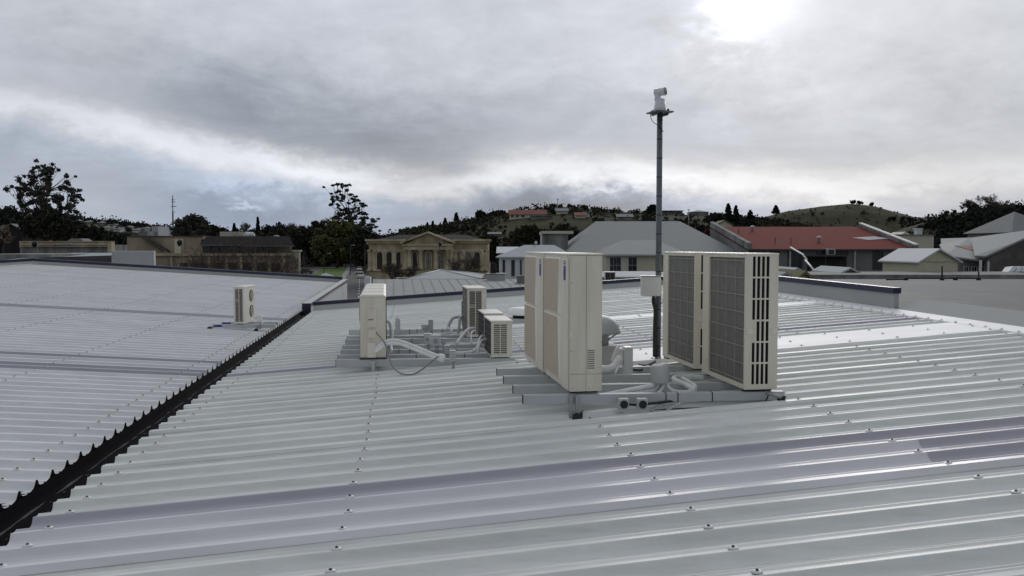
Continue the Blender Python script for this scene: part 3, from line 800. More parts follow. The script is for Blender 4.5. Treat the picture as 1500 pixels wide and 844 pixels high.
mb = MB(); mb.tube(arc([P(936, 534, 12.4), P(944, 535, 12.3), P(951, 533, 12.6), P(960, 529, 13.2)]), .012, 8); solo('cable', 'thin black cable behind the duct bend', 'cable', mb, M['cable'], P(936, 534, 12.4))

# ---- camera pole
pb = roofR(963.5, 531); pt_ = P(966, 166, pb.y); pole_h = pt_.z - pb.z
r = empty('camera_pole', 'slim grey pole with a flat top plate standing behind the tall units', 'pole', pb)
mb = MB(); mb.tube([pb, pb + ZV * (pole_h * .5), pb + ZV * pole_h], .046, 14); mb.build('post', M['pole'], r)
mb = MB()
for k in range(13):
    z = .25 + k * .30
    mb.lathe(pb + ZV * z, [(.048, 0), (.049, .002), (.049, .012), (.048, .014)], 12)
mb.build('band', M['cable'], r)
mb = MB(); mb.lathe(pb, [(.12, 0), (.12, .012), (.06, .03), (.055, .10)], 16); mb.build('base_plate', M['galv'], r)
tp = pb + ZV * pole_h
T = frame(tp, math.radians(20)); mb = MB(T); mb.box(-.16, .16, -.16, .16, 0, .022); mb.box(-.10, -.085, -.1, .1, -.04, 0); mb.box(.085, .10, -.1, .1, -.04, 0); mb.build('top_plate', M['pole'], r, bevel=.004)
cp = tp + ZV * .022
cr = empty('security_camera', 'white motorised security camera on the pole top plate', 'camera', cp)
mb = MB(); mb.lathe(cp, [(.095, 0), (.098, .02), (.092, .10), (.084, .105), (.078, .19), (.072, .20)], 24); mb.build('base', M['camw'], cr)
yc = math.radians(-22); T = frame(cp, yc)
mb = MB(T); mb.prism([(-.082, -.06, .17), (.0, -.06, .17), (.012, -.06, .33), (-.07, -.06, .33)], (0, .12, 0)); mb.build('yoke', M['camw'], cr, bevel=.02)
mb = MB(T); mb.lathe((-.09, 0, .305), [(.035, 0), (.056, .012), (.06, .03), (.06, .14), (.064, .145), (.064, .19), (.058, .192)], 22, 0, (1, -.25, .02)); hd = mb.build('head', M['camw'], cr)
mb = MB(T); dd = Vector((1, -.25, .02)).normalized(); mb.lathe(Vector((-.09, 0, .305)) + dd * .192, [(.054, 0), (.052, .003), (.03, -.004)], 20, 0, dd); mb.build('lens', M['cable'], hd)
mb = MB(); mb.lathe(cp + Vector((.12, -.05, 0)), [(.02, 0), (.02, .03), (.012, .04)], 12); mb.build('gland', M['cable'], cr)
mb = MB(); mb.tube(arc([cp + Vector((-.09, -.09, .01)), cp + Vector((-.15, -.08, .0)), cp + Vector((-.155, -.06, -.09)), cp + Vector((-.11, -.05, -.17)), cp + Vector((-.045, -.05, -.21)), cp + Vector((.0, -.055, -.24)), cp + Vector((.052, -.02, -.32))]), .0055, 6)
solo('cable', 'thin cable looping below the camera to the pole top', 'cable', mb, M['cable'], cp)
# junction box and its conduit
bo = P(954, 434, pb.y - .12); jb = empty('junction_box', 'pale grey weatherproof box strapped to the camera pole', 'junction box', bo)
T = frame(bo, math.radians(-6)); mb = MB(T); mb.box(-.165, .15, 0, .14, 0, .315); mb.build('box', M['pvc'], jb, bevel=.018)
mb = MB(T); mb.box(-.158, .143, -.018, -.001, .008, .307); mb.build('door', M['pvc'], jb, bevel=.012)
mb = MB(T); mb.box(-.175, .16, -.03, .15, .316, .326); mb.build('lid', M['pvc'], jb, bevel=.004)
mb = MB(T); mb.lathe((.04, .06, -.035), [(.02, 0), (.026, .01), (.026, .035)], 12); mb.build('gland', M['cable'], jb)
q0 = T @ Vector((.04, .06, -.03))
mb = MB(); mb.tube(arc([q0, q0 + Vector((.005, .0, -.08)), Vector((pb.x - .055, pb.y - .06, q0.z - .2)), Vector((pb.x - .06, pb.y - .055, q0.z - .5)), Vector((pb.x - .06, pb.y - .055, pb.z + .1))]), .032, 10)
solo('conduit', 'thick black conduit dropping from the junction box down the pole', 'conduit', mb, M['cable'], q0)
mb = MB(); mb.tube(arc([bo + Vector((.15, 0, .30)), bo + Vector((.19, -.0, .24)), bo + Vector((.205, 0, .05)), bo + Vector((.20, 0, -.06)), bo + Vector((.16, .06, -.13))]), .006, 6)
solo('cable', 'thin dark cable curling beside the junction box', 'cable', mb, M['cable'], bo)
mb = MB(); mb.tube([Vector((pb.x + .12, pb.y - .02, pb.z)), Vector((pb.x + .12, pb.y - .02, pb.z + 1.1))], .03, 8); solo('pipe_stub', 'pale pipe standing between the pole and the grille-faced unit', 'pipe', mb, M['pvc_grey'], Vector((pb.x + .12, pb.y - .02, pb.z)))

# ---- roof vents
vb_ = roofR(880, 545); v = empty('cowl_vent', 'pale domed cowl vent on a square plinth behind the plain tall unit', 'roof vent', vb_)
T = frame(vb_, yb)
mb = MB(T); mb.box(-.26, .25, -.2, .3, .0, .42); mb.build('plinth', M['flash_grey'], v, bevel=.01)
mb = MB(T); mb.lathe((-.02, .05, .42), [(.15, 0), (.15, .22), (.14, .24)], 18); mb.build('neck', M['pvc_grey'], v)
mb = MB(T); mb.lathe((-.02, .05, .60), [(.30, 0), (.335, .002), (.325, .03), (.30, .11), (.25, .19), (.16, .25), (.05, .275)], 24); mb.build('hood', M['pvc_grey'], v)
mb = MB(T)
for a in (-.5, .6, 2.2, 3.9): mb.tube([Vector((-.02 + .15 * math.cos(a), .05 + .15 * math.sin(a), .50)), Vector((-.02 + .30 * math.cos(a), .05 + .30 * math.sin(a), .61))], .012, 6)
mb.build('strut', M['galv'], v)
vb_ = roofR(769, 474); v = empty('mushroom_vent', 'low white mushroom vent with dark throat at the far roof', 'roof vent', vb_)
T = frame(vb_, yb)
mb = MB(T); mb.box(-.36, .36, -.36, .36, -.03, .14); mb.build('plinth', M['flash_grey'], v, bevel=.01)
mb = MB(T); mb.lathe((0, 0, .14), [(.30, 0), (.30, .10)], 20); mb.build('throat', M['hole'], v)
mb = MB(T); mb.lathe((0, 0, .22), [(.40, 0), (.42, .01), (.42, .09), (.38, .15), (.30, .17), (.05, .185)], 28); mb.build('cap', M['flash'], v)

# ---- the second group: narrow two-fan units and small louvred units on foam rails
def fan_face(T, r, x, ys, zs, rad, sgn):
    for y, z in zip(ys, zs):
        mb = MB(T); mb.lathe((x, y, z), [(rad, 0), (rad, .012), (rad * .93, .014), (rad * .92, .002)], 24, 0, (sgn, 0, 0)); g = mb.build('fan_grille', M['fan'], r)
        mb = MB(T)
        for k in range(5):
            rr = rad * (.15 + .16 * k)
            pts = [Vector((x + sgn * .016, y + rr * math.cos(a), z + rr * math.sin(a))) for a in [2 * math.pi * q / 16 for q in range(17)]]
            mb.tube(pts, .004, 4, caps=False)
        mb.build('guard', M['white_e'], g)
def slim_unit(o, yaw, label):
    Wd, D, H = .97, .43, 1.085
    r = empty('outdoor_unit', label, 'air conditioner', o, 'slim two-fan outdoor units in a row')
    T = frame(o, yaw)
    mb = MB(T); mb.box(.0, D, 0, Wd, .02, H - .03); mb.build('body', M['beige'], r, bevel=.02)
    mb = MB(T); mb.prism([(-.01, -.012, H - .035), (D + .01, -.012, H - .035), (D - .035, -.012, H), (.035, -.012, H)], (0, Wd + .024, 0)); mb.build('lid', M['beige_cap'], r, bevel=.008)
    mb = MB(T); mb.box(-.012, D + .012, -.01, Wd + .01, .0, .021); mb.build('base_pan', M['timber'], r)
    mb = MB(T); mb.box(.12, .27, -.018, .0, .54, .85); mb.build('service_panel', M['beige'], r, bevel=.006)
    mb = MB(T); mb.box(.135, .22, -.024, -.017, .66, .675); mb.build('handle', M['slat'], r)
    mb = MB(T); mb.box(.125, .26, -.05, .0, .36, .50); mb.build('terminal_cover', M['beige'], r, bevel=.008)
    mb = MB(T); mb.box(.12, .26, -.06, .0, .03, .28); mb.build('valve_cover', M['beige_cap'], r, bevel=.01)
    mb = MB(T); mb.box(.29, .36, -.0025, .0, .66, .83); mb.build('rating_plate', M['white_e'], r)
    mb = MB(T); mb.box(D, D + .012, .03, Wd - .03, .04, H - .06); mb.build('coil', M['coil_dark'], r)
    mb = MB(T)
    for x, z in ((.02, .06), (.41, .06), (.13, .52), (.25, .52)): mb.lathe((x, -.001, z), [(.008, 0), (.006, .005)], 8, 0, (0, -1, 0))
    mb.build('screw', M['screw'], r)
    fan_face(T, r, -.002, (.5, .5), (.28, .77), .22, -1)
    return r
oS = P(527.8, 526.5, 13.96); ys_ = math.radians(8.6)
s0 = slim_unit(oS, ys_, 'slim beige unit with white pipes at its side, frontmost of its row')
names = ['slim beige unit directly behind the frontmost of its row', 'slim beige unit third in the row, only its lid edge showing', 'slim beige unit rearmost of the row nearest the far parapet']
for i in range(3):
    c = copy_tree(s0); c.location = oS + rot_dirs(ys_)[1] * 1.13 * (i + 1); c['label'] = names[i]

def louvre_unit(o, yaw, label, Wd, D, H, tall=False, front=False):
    r = empty('condenser_unit', label, 'air conditioner', o, 'small louvred condenser units')
    T = frame(o, yaw)
    mb = MB(T)
    fr_ = .045; xr = D * .74
    if front: xr = D * .86
    mb.box(.02, D, .025, Wd, .02, H - .025); 
    mb.box(0, fr_, -.002, .025, .02, H - .025); mb.box(xr, D, -.002, .025, .02, H - .025)
    mb.box(fr_, xr, -.002, .025, .02, .05); mb.box(fr_, xr, -.002, .025, H - .07, H - .025)
    xm = (fr_ + xr) / 2; mb.box(xm - .008, xm + .008, -.0015, .025, .05, H - .07)
    if tall: mb.box(fr_, xm - .008, -.001, .025, H * .60, H * .615); mb.box(fr_, xm - .008, -.001, .025, H * .645, H * .655)
    mb.build('body', M['white_e'], r, bevel=.004)
    mb = MB(T)
    n = int((H - .12) / .034)
    for k in range(n):
        z = .052 + k * (H - .125) / n
        for xa, xb in ((fr_, xm - .008), (xm + .008, xr)):
            mb.prism([(xa, .001, z), (xa, .022, z + .012), (xa, .022, z + .017), (xa, .001, z + .005)], (xb - xa, 0, 0))
    mb.build('louvre', M['white_e'] if not tall else M['wire'], r)
    mb = MB(T); mb.box(fr_ + .001, xr - .001, .0225, .0245, .051, H - .071); mb.build('louvre_backing', M['slat'], r)
    mb = MB(T); mb.box(-.012, D + .01, -.012, Wd + .01, H - .025, H); mb.build('lid', M['beige_cap'], r, bevel=.008)
    mb = MB(T); mb.box(-.008, D + .006, -.006, Wd + .006, .0, .02); mb.build('base_pan', M['beige_cap'], r)
    if not front:
        mb = MB(T); mb.box(.002, .018, .03, Wd - .02, .03, H - .03); mb.build('coil', M['coil_dark'] if not tall else M['coil'], r)
        mb = MB(T)
        for k in range(1, 5):
            z = H * k / 5; mb.box(-.004, .002, .03, Wd - .02, z - .004, z + .004)
        for k in range(0, 9):
            y = .03 + (Wd - .05) * k / 8; mb.box(-.003, .001, y - .002, y + .002, .03, H - .03)
        mb.build('wire_guard', M['wire'] if tall else M['coil'], r)
    else:
        fan_face(T, r, D + .001, (.62, .62), (H * .30, H * .72), H * .165, 1)
    for y in (.08, Wd - .16): mb = MB(T); mb.box(.05, D - .05, y, y + .06, -.02, 0); mb.build('base_foot', M['rubber'], r)
    return r
yq = math.radians(8.5)
ZR = P(527, 527, 13.96).z + .012
def onrail(px, Y): 
    p = P(px, 525, Y); p.z = ZR + .01; return p
c0 = louvre_unit(onrail(719.6, 14.1), yq, 'small louvred condenser at the rail end, nearest of its row', 1.0, .36, .625)
c = copy_tree(c0); c.location = onrail(709.3, 15.66); c['label'] = 'small louvred condenser tucked behind the nearest small one, by the tall louvred unit'
c = copy_tree(c0); c.location = onrail(682, 18.75); c['label'] = 'small condenser mostly hidden behind the tall louvred unit'
louvre_unit(onrail(684.8, 17.3), yq, 'tall louvred condenser rising above the small ones beside it', 1.15, .40, 1.02, True)
# frame
oF = Vector((oS.x, oS.y, ZR - .012))
ry = [0, .6, 1.34, 2.04, 3.14, 3.74, 5.14]; pxl = [491, 494, 499, 501.7, 505.8, 508, 511.8]
yf = math.radians(4.0)
x0s = []; x1s = []
for y, px in zip(ry, pxl):
    Yw = oF.y + y; x0s.append((px - 750) / F * Yw - oF.x + math.sin(yf) * y); x1s.append(2.58 if y < .5 else 2.4)
fr2, T = rails('mounting_frame', 'seven grey foam rails carrying the slim and small louvred units', oF, yf, ry, x0s, x1s, .125, .11)
for y, xs in ((.6, (.9, 1.75)), (1.34, (.55, .75, 1.6, 1.9)), (2.04, (.8, 2.0)), (3.14, (.7, 1.2)), (5.14, (.55, .72, .9, 1.3))):
    for x in xs: strap(T, fr2, x, y, .125, .11)
mb = MB(T); mb.box(.19, .25, -.07, -.01, -.20, -.02); mb.box(2.56, 2.66, -.02, .05, -.11, -.03); mb.box(2.57, 2.6, .0, .05, -.08, .02); mb.build('strut', M['pvc_grey'], fr2, bevel=.004)
mb = MB(T); mb.lathe((.22, -.05, -.262), [(.04, 0), (.048, .012), (.044, .05), (.03, .065)], 14); mb.lathe((2.64, .0, -.145), [(.04, 0), (.052, .015), (.05, .07), (.03, .085)], 14); mb.build('rubber_foot', M['rubber'], fr2)
# pipes of that group
G2 = 'lagged pipes of the far plant group'
pipe('lagged_pipe', 'upper white pipe arching from the slim unit across the rails', [P(550, 512, 13.85), P(560, 503, 13.8), P(573, 498.5, 13.8), P(590, 501, 13.8), P(618, 512, 13.8), P(640, 521, 13.8), P(651, 524, 13.85)], .026, M['lag'], G2)
pipe('lagged_pipe', 'lower white pipe arching from the slim unit across the rails', [P(550, 515.5, 13.8), P(562, 507, 13.75), P(575, 502.5, 13.75), P(592, 506, 13.75), P(615, 515, 13.75), P(636, 523.5, 13.75), P(650, 527, 13.8)], .026, M['lag'], G2)
mb = MB(); mb.lathe(P(646, 524, 13.78), [(.05, -.06), (.065, -.03), (.065, .04), (.045, .07)], 12, 0, (1, 0, -.4)); solo('pipe_joint', 'lumpy white taped joint at the end of the arching pipes', 'pipe joint', mb, M['lag'], P(646, 524, 13.78))
mb = MB(); mb.tube(arc([P(551, 487, 13.85), P(558, 495, 13.75), P(565, 506, 13.7), P(570, 525, 13.6), P(578, 540, 13.5), P(590, 548, 13.4), P(606, 548, 13.4), P(620, 540, 13.5), P(632, 530, 13.6), P(642, 522, 13.7)]), .014, 6)
solo('cable', 'grey cable sagging from the slim unit to the roof', 'cable', mb, M['cable_grey'], P(551, 487, 13.85))
pipe('lagged_pipe', 'white pipe dropping from the second small condenser', [P(695, 481, 16.0), P(687, 482, 15.9), P(679, 489, 15.8), P(668, 504, 15.6)], .030, M['lag'], G2)
pipe('lagged_pipe', 'slim pipe beside the white pipe at the second small condenser', [P(696, 484, 15.8), P(691, 487, 15.7), P(690, 496, 15.6), P(691, 504, 15.6)], .018, M['lag'], G2)
pipe('lagged_pipe', 'white pipe curling out of the nearest small condenser', [P(712, 494, 14.9), P(706, 492.5, 14.8), P(702, 499, 14.7), P(698, 510, 14.6), P(688, 515.5, 14.55), P(666, 517, 14.5)], .024, M['lag'], G2)
pipe('lagged_pipe', 'second pipe curling out of the nearest small condenser', [P(713, 497, 14.8), P(706, 499, 14.7), P(702, 507, 14.6), P(699, 517, 14.55)], .020, M['lag'], G2)
pipe('lagged_pipe', 'dark strapped pipe bending from the farthest small condenser', [P(674, 464, 18.6), P(664, 466, 18.5), P(659, 473, 18.4), P(656, 481, 18.3)], .034, M['pvc_grey'], G2)
pipe('lagged_pipe', 'pipe bending out of the tall louvred condenser', [P(678, 463, 17.9), P(674, 467, 17.8), P(672.5, 478, 17.7), P(671, 488, 17.6)], .030, M['pvc_grey'], G2)
pipe('lagged_pipe', 'crooked white pipe lying on the rearmost rails', [P(656, 480, 18.2), P(662, 484, 18.0), P(660, 487, 17.9), P(645, 490, 17.8)], .022, M['lag'], G2)
pipe('lagged_pipe', 'pale pipe loop beside the row of slim units', [P(567, 470, 15.), P(572, 475, 15.), P(574, 490, 14.9), P(572, 505, 14.8), P(573, 515, 14.6)], .035, M['lag'], G2)
mb = MB(); mb.lathe(P(582.6, 492, 18.9), [(.06, 0), (.06, .36), (.045, .40), (.02, .42)], 12); solo('capped_pipe', 'grey upright capped pipe standing behind the rails', 'pipe', mb, M['pvc_grey'], P(582.6, 492, 18.9))
# isolator switches
def isolator(px, py, Y, w, h, label, m='pvc'):
    o = P(px, py, Y); r = empty('isolator_switch', label, 'switch box', o, 'isolator switches on the far plant group')
    T = frame(o, yf); mb = MB(T); mb.box(-w / 2, w / 2, 0, .10, 0, h); mb.build('box', M[m], r, bevel=.012)
    mb = MB(T); mb.box(-w / 2 - .006, w / 2 + .006, -.008, .11, h, h + .014); mb.build('lid', M[m], r, bevel=.005)
    mb = MB(T); mb.lathe((0, 0, h * .55), [(w * .28, 0), (w * .28, .02), (w * .2, .035)], 14, 0, (0, -1, 0)); mb.box(-.008, .008, -.05, -.03, h * .38, h * .72); mb.build('knob', M['pvc_grey'], r)
    mb = MB(T); mb.box(-.015, .015, .04, .07, -.25, 0); mb.tube([(w * .25, .05, 0), (w * .25, .06, -.2)], .014, 6); mb.build('bracket', M['galv'], r)
isolator(623, 489.5, 17.6, .17, .19, 'white switch box farthest back among the rails')
isolator(631, 485, 17.5, .10, .22, 'narrow grey switch box behind the white ones', 'pvc_grey')
isolator(626.5, 505, 15.4, .14, .19, 'white switch box paired with a wider one')
isolator(638.5, 507, 15.2, .17, .185, 'widest white switch box in the middle of the rails')
isolator(649.5, 505, 14.9, .09, .10, 'tiny grey switch box beside the widest white one', 'pvc_grey')
isolator(654.5, 519, 14.6, .10, .14, 'grey switch box just above the lumpy pipe joint', 'pvc_grey')
isolator(663, 530, 13.7, .10, .17, 'grey switch box on the frontmost rail', 'pvc_grey')

# ---- the lone unit on the far slope
oA = P(342.6, 474.2, 21.6)
louvre_unit(oA, math.radians(.5), 'tall two-fan unit standing alone on the bluish far slope', .95, .27, .965, True, True)
r3 = empty('mounting_frame', 'low pale rails with blue taped ends under the lone unit', 'mounting frame', oA - ZV * .02, 'foam rail frames under the rooftop units')
T = frame(oA - ZV * .022, math.radians(.5))
for y, x0, x1 in ((.02, -.32, 1.05), (.72, -.32, .95)):
    mb = MB(T); mb.box(x0, x1, y, y + .09, -.085, 0); rr = mb.build('rail', M['rail'], r3, bevel=.006)
    mb = MB(T); mb.box(x0 - .24, x0 - .001, y + .01, y + .08, -.07, -.01); mb.build('taped_end', M['blue_tape'], rr)
mb = MB(T); mb.tube([(-.50, .0, -.05), (-.64, -.02, -.07)], .025, 8); mb.tube([(.60, -.03, -.16), (.60, -.03, .0)], .022, 8); mb.build('strut', M['galv'], r3)
mb = MB(T)
for x, z in ((-.62, -.14), (.585, -.19)): mb.lathe((x, -.04, z), [(.05, 0), (.058, .015), (.05, .07), (.03, .085)], 14)
mb.build('rubber_foot', M['rubber'], r3)
o = P(381, 476, 21.6); r = empty('isolator_switch', 'white switch box on a thin post beside the lone unit', 'switch box', o)
mb = MB(); mb.box(o.x - .015, o.x + .015, o.y, o.y + .03, o.z - .12, o.z + .2); mb.build('bracket', M['galv'], r)
mb = MB(); mb.box(o.x - .07, o.x + .07, o.y - .08, o.y, o.z + .08, o.z + .25); mb.build('box', M['pvc'], r, bevel=.012)
pipe('lagged_pipe', 'short pipe from the lone unit down to its rail', [P(373, 466, 21.9), P(380, 463, 21.8), P(384, 470, 21.8), P(384, 479, 21.8)], .022, M['lag'])
mb = MB(); mb.tube(arc([P(378, 481, 21.7), P(390, 479, 21.8), P(400, 476, 22.0), P(401, 472, 22.)]), .012, 6); solo('cable', 'thin cable leading from the lone unit to the gutter', 'cable', mb, M['pvc_grey'], P(378, 481, 21.7))

# ------------------------------------------------------------------ ground and town
def setting(name, mb, m):
    return mb.build(name, m, None, (0, 0, 0), kind='structure')
mb = MB(); mb.poly([(-2500, -600, 0), (2500, -600, 0), (2500, 4000, 0), (-2500, 4000, 0)]); setting('ground', mb, M['ground'])
def gp(px, py, h=0.):           # ground point below a pixel
    Y = (EYE - h) * F / (py - 362) if py > 362 else 900
    q = P(px, py, Y); q.z = h; return q
mb = MB(); 
rx = lambda Y: -.180 * Y - .5
mb.poly([(rx(30) - 3.6, 30, .004), (rx(30) + 3.6, 30, .004), (rx(420) + 3.6, 420, .004), (rx(420) - 3.6, 420, .004)]); setting('road', mb, M['asphalt'])
mb = MB()
for k in range(40):
    y = 60 + k * 9; mb.poly([(rx(y) - .07, y, .008), (rx(y) + .07, y, .008), (rx(y + 4) + .07, y + 4, .008), (rx(y + 4) - .07, y + 4, .008)])
setting('road_marking', mb, M['paint'])
for sgn, nm in ((1, 'pavement'), (-1, 'pavement')):
    mb = MB(); mb.prism([(rx(30) + sgn * 3.6, 30, 0), (rx(30) + sgn * 5, 30, 0), (rx(420) + sgn * 5, 420, 0), (rx(420) + sgn * 3.6, 420, 0)][::sgn], (0, 0, .13)); setting(nm, mb, M['concrete'])
mb = MB(); q = [(-.24 * 225, 225), (rx(225) - 5.2, 225), (rx(318) - 5.2, 318), (-.225 * 318, 318)]
mb.poly([(x, y, .006) for x, y in q]); setting('lawn', mb, M['grass'])

# ---- generic building
def window(r, X0, X1, Z0, Z1, Y, fm, gm, bars=1, d=.07, rows=1):
    mb = MB(); w = min(.10, (X1 - X0) * .12)
    mb.box(X0 - w, X0, Y - d, Y, Z0 - w, Z1 + w); mb.box(X1, X1 + w, Y - d, Y, Z0 - w, Z1 + w)
    mb.box(X0, X1, Y - d, Y, Z1, Z1 + w); mb.box(X0, X1, Y - d * 1.6, Y, Z0 - w, Z0)
    for k in range(1, bars + 1): x = X0 + (X1 - X0) * k / (bars + 1); mb.box(x - w * .35, x + w * .35, Y - d * .7, Y, Z0, Z1)
    for k in range(1, rows): z = Z0 + (Z1 - Z0) * k / rows; mb.box(X0, X1, Y - d * .6, Y - .001, z - w * .3, z + w * .3)
    f = mb.build('window', fm, r)
    mb = MB(); mb.box(X0 + .002, X1 - .002, Y - .02, Y - .004, Z0 + .002, Z1 - .002); mb.build('pane', gm, f)
def house(name, label, cat, x0, x1, ye, yr, Y, dep, wall, roof, kind='hip', z0=0., wins=(), oh=.35, fm='timber', gm='glass', bars=1, rows=1, rx0=None, rx1=None, group=None, yaw=0):
    """front wall between pixels x0..x1 at distance Y, eave at pixel row ye, ridge at pixel row yr (half the depth farther)."""
    X0 = P(x0, ye, Y).x; X1 = P(x1, ye, Y).x; ze = P(x0, ye, Y).z; Ym = Y + dep / 2
    zr = P(x0, yr, Ym).z if yr is not None else ze
    r = empty(name, label, cat, Vector(((X0 + X1) / 2, Ym, z0)), group)
    mb = MB()
    zt = ze - .003
    if kind == 'gable_y': mb.prism([(X0, Y, z0), (X1, Y, z0), (X1, Y, zt), ((X0 + X1) / 2, Y, zr - .06), (X0, Y, zt)], (0, dep, 0))
    elif kind == 'gable_x': mb.prism([(X0, Y, z0), (X0, Y, zt), (X0, Ym, zr - .06), (X0, Y + dep, zt), (X0, Y + dep, z0)], (X1 - X0, 0, 0))
    else: mb.box(X0, X1, Y, Y + dep, z0, zt)
    mb.build('wall', M[wall], r)
    t = .12
    mb = MB(); a, b, c, d = X0 - oh, X1 + oh, Y - oh, Y + dep + oh
    if kind == 'flat':
        if roof: mb.box(a, b, c, d, ze, ze + t * 1.5)
    elif kind == 'gable_x':
        mb.prism([(a, c, ze - .05), (a, Ym, zr), (a, d, ze - .05), (a, d, ze + t - .05), (a, Ym, zr + t), (a, c, ze + t - .05)], (b - a, 0, 0))
    elif kind == 'gable_y':
        xm = (X0 + X1) / 2
        mb.prism([(a, c, ze - .05), (a, c, ze + t - .05), (xm, c, zr + t), (b, c, ze + t - .05), (b, c, ze - .05), (xm, c, zr)], (0, d - c, 0))
    else:
        hx = min(dep / 2, (X1 - X0) / 2 - .01)
        e0 = P(rx0, yr, Ym).x if rx0 else X0 + hx
        e1 = P(rx1, yr, Ym).x if rx1 else X1 - hx
        v = mb._add([(a, c, ze), (b, c, ze), (b, d, ze), (a, d, ze), (a, c, ze + t), (b, c, ze + t), (b, d, ze + t), (a, d, ze + t), (e0, Ym, zr + t), (e1, Ym, zr + t)])
        for f in ((0, 3, 2, 1), (0, 1, 5, 4), (1, 2, 6, 5), (2, 3, 7, 6), (3, 0, 4, 7), (4, 5, 9, 8), (6, 7, 8, 9), (5, 6, 9), (7, 4, 8)): mb.face([v + i for i in f])
    if roof: mb.build('roof', M[roof], r)
    for w in wins:
        window(r, P(w[0], w[2], Y).x, P(w[1], w[2], Y).x, P(w[0], w[3], Y).z, P(w[0], w[2], Y).z, Y - .003, M[fm], M[gm], bars, rows=rows)
    return r
def pbox(mb, x0, x1, y0, y1, Y, dep, mat=0, z0=None):
    a = P(x0, y0, Y); b = P(x1, y1, Y); mb.box(a.x, b.x, Y, Y + dep, b.z if z0 is None else z0, a.z, mat)

# ---- classical building
Yc = 175.
cl = empty('classical_building', 'ochre stucco classical building with pediment, columns and arched windows', 'building', Vector((-17.5, Yc, 0)))
X = lambda px: P(px, 380, Yc).x
Z = lambda py: P(700, py, Yc).z
mb = MB(); mb.box(X(540.5), X(714.5), Yc, Yc + 22, 0, Z(353.5)); mb.box(X(592.5), X(664), Yc - 1.6, Yc - .002, 0, Z(396)); mb.box(X(592.5), X(664), Yc - .5, Yc - .003, Z(396), Z(360)); mb.build('wall', M['stone'], cl)
mb = MB()
for y0, y1, d in ((350.5, 353.5, .9), (353.5, 356, .55), (356, 357.8, .3)):
    mb.box(X(539.5) - d * .6, X(592.5), Yc - d, Yc + 1, Z(y1) + .004, Z(y0)); mb.box(X(664), X(715.5) + d * .6, Yc - d, Yc + 1, Z(y1) + .004, Z(y0))
mb.box(X(540.5) - .2, X(592.4), Yc - .22, Yc - .01, Z(367.5), Z(365.8)); mb.box(X(664.1), X(714.5) + .2, Yc - .22, Yc - .01, Z(367.5), Z(365.8))
mb.box(X(540.5) - .3, X(592.3), Yc - .35, Yc - .012, Z(397), Z(394.8)); mb.box(X(664.2), X(714.5) + .3, Yc - .35, Yc - .012, Z(397), Z(394.8))
mb.build('cornice', M['stone_lt'], cl)
mb = MB(); mb.box(X(592), X(664.5), Yc - 2.0, Yc - .004, Z(366), Z(360.2)); mb.box(X(591), X(665.5), Yc - 2.3, Yc - .005, Z(360.1), Z(357.6)); mb.build('entablature', M['stone_lt'], cl)
pd = MB(); xa, xb, xm = X(591), X(665.5), X(628.2)
pd.prism([(xa + .6, Yc - 1.8, Z(357.5)), (xb - .6, Yc - 1.8, Z(357.5)), (xm, Yc - 1.8, Z(342.5))], (0, 3, 0))
pdo = pd.build('pediment', M['stone'], cl)
mb = MB()
for s, xe in ((1, xa - .3), (-1, xb + .3)):
    mb.prism([(xe, Yc - 2.5, Z(357.4)), (xm, Yc - 2.5, Z(342.2)), (xm, Yc - 2.5, Z(339.6)), (xe, Yc - 2.5, Z(354.6))], (0, 3.9, 0))
mb.build('cornice', M['stone_lt'], pdo)
mb = MB(); a = P(575, 351, Yc + 2); b = P(690, 351, Yc + 2); zt = P(600, 344, Yc + 10).z
v = mb._add([(X(542), Yc + 1.1, Z(352)), (X(713), Yc + 1.1, Z(352)), (X(713), Yc + 21, Z(352)), (X(542), Yc + 21, Z(352)), (X(577), Yc + 10, zt), (X(680), Yc + 10, zt)])
for f in ((0, 1, 5, 4), (1, 2, 5), (2, 3, 4, 5), (3, 0, 4), (0, 3, 2, 1)): mb.face([v + i for i in f])
mb.build('roof', M['slate'], cl)
def col(px, w, Y0, round_=True):
    mb = MB(); x = X(px); zb, zt = Z(394.6), Z(366.1)
    if round_:
        mb.lathe((x, Y0, zb), [(w * 1.25, 0), (w * 1.25, .18), (w * 1.05, .25), (w, .3), (w * .86, zt - zb - .55), (w * 1.0, zt - zb - .45), (w * 1.3, zt - zb - .2), (w * 1.35, zt - zb)], 14)
    else:
        mb.box(x - w, x + w, Y0 - .3, Yc - .006, zb, zt - .4); mb.box(x - w * 1.3, x + w * 1.3, Y0 - .4, Yc - .007, zt - .399, zt); mb.box(x - w * 1.25, x + w * 1.25, Y0 - .4, Yc - .008, zb - .3, zb - .001)
    mb.build('column', M['stone_lt'], cl)
for px in (594.5, 600.7, 617.3, 639.3, 656.2, 662): col(px, .50, Yc - 1.2)
for px in (542, 547.5, 563.3, 577, 590, 667, 678.5, 691.5, 707.5, 713): col(px, .42, Yc - .02, False)
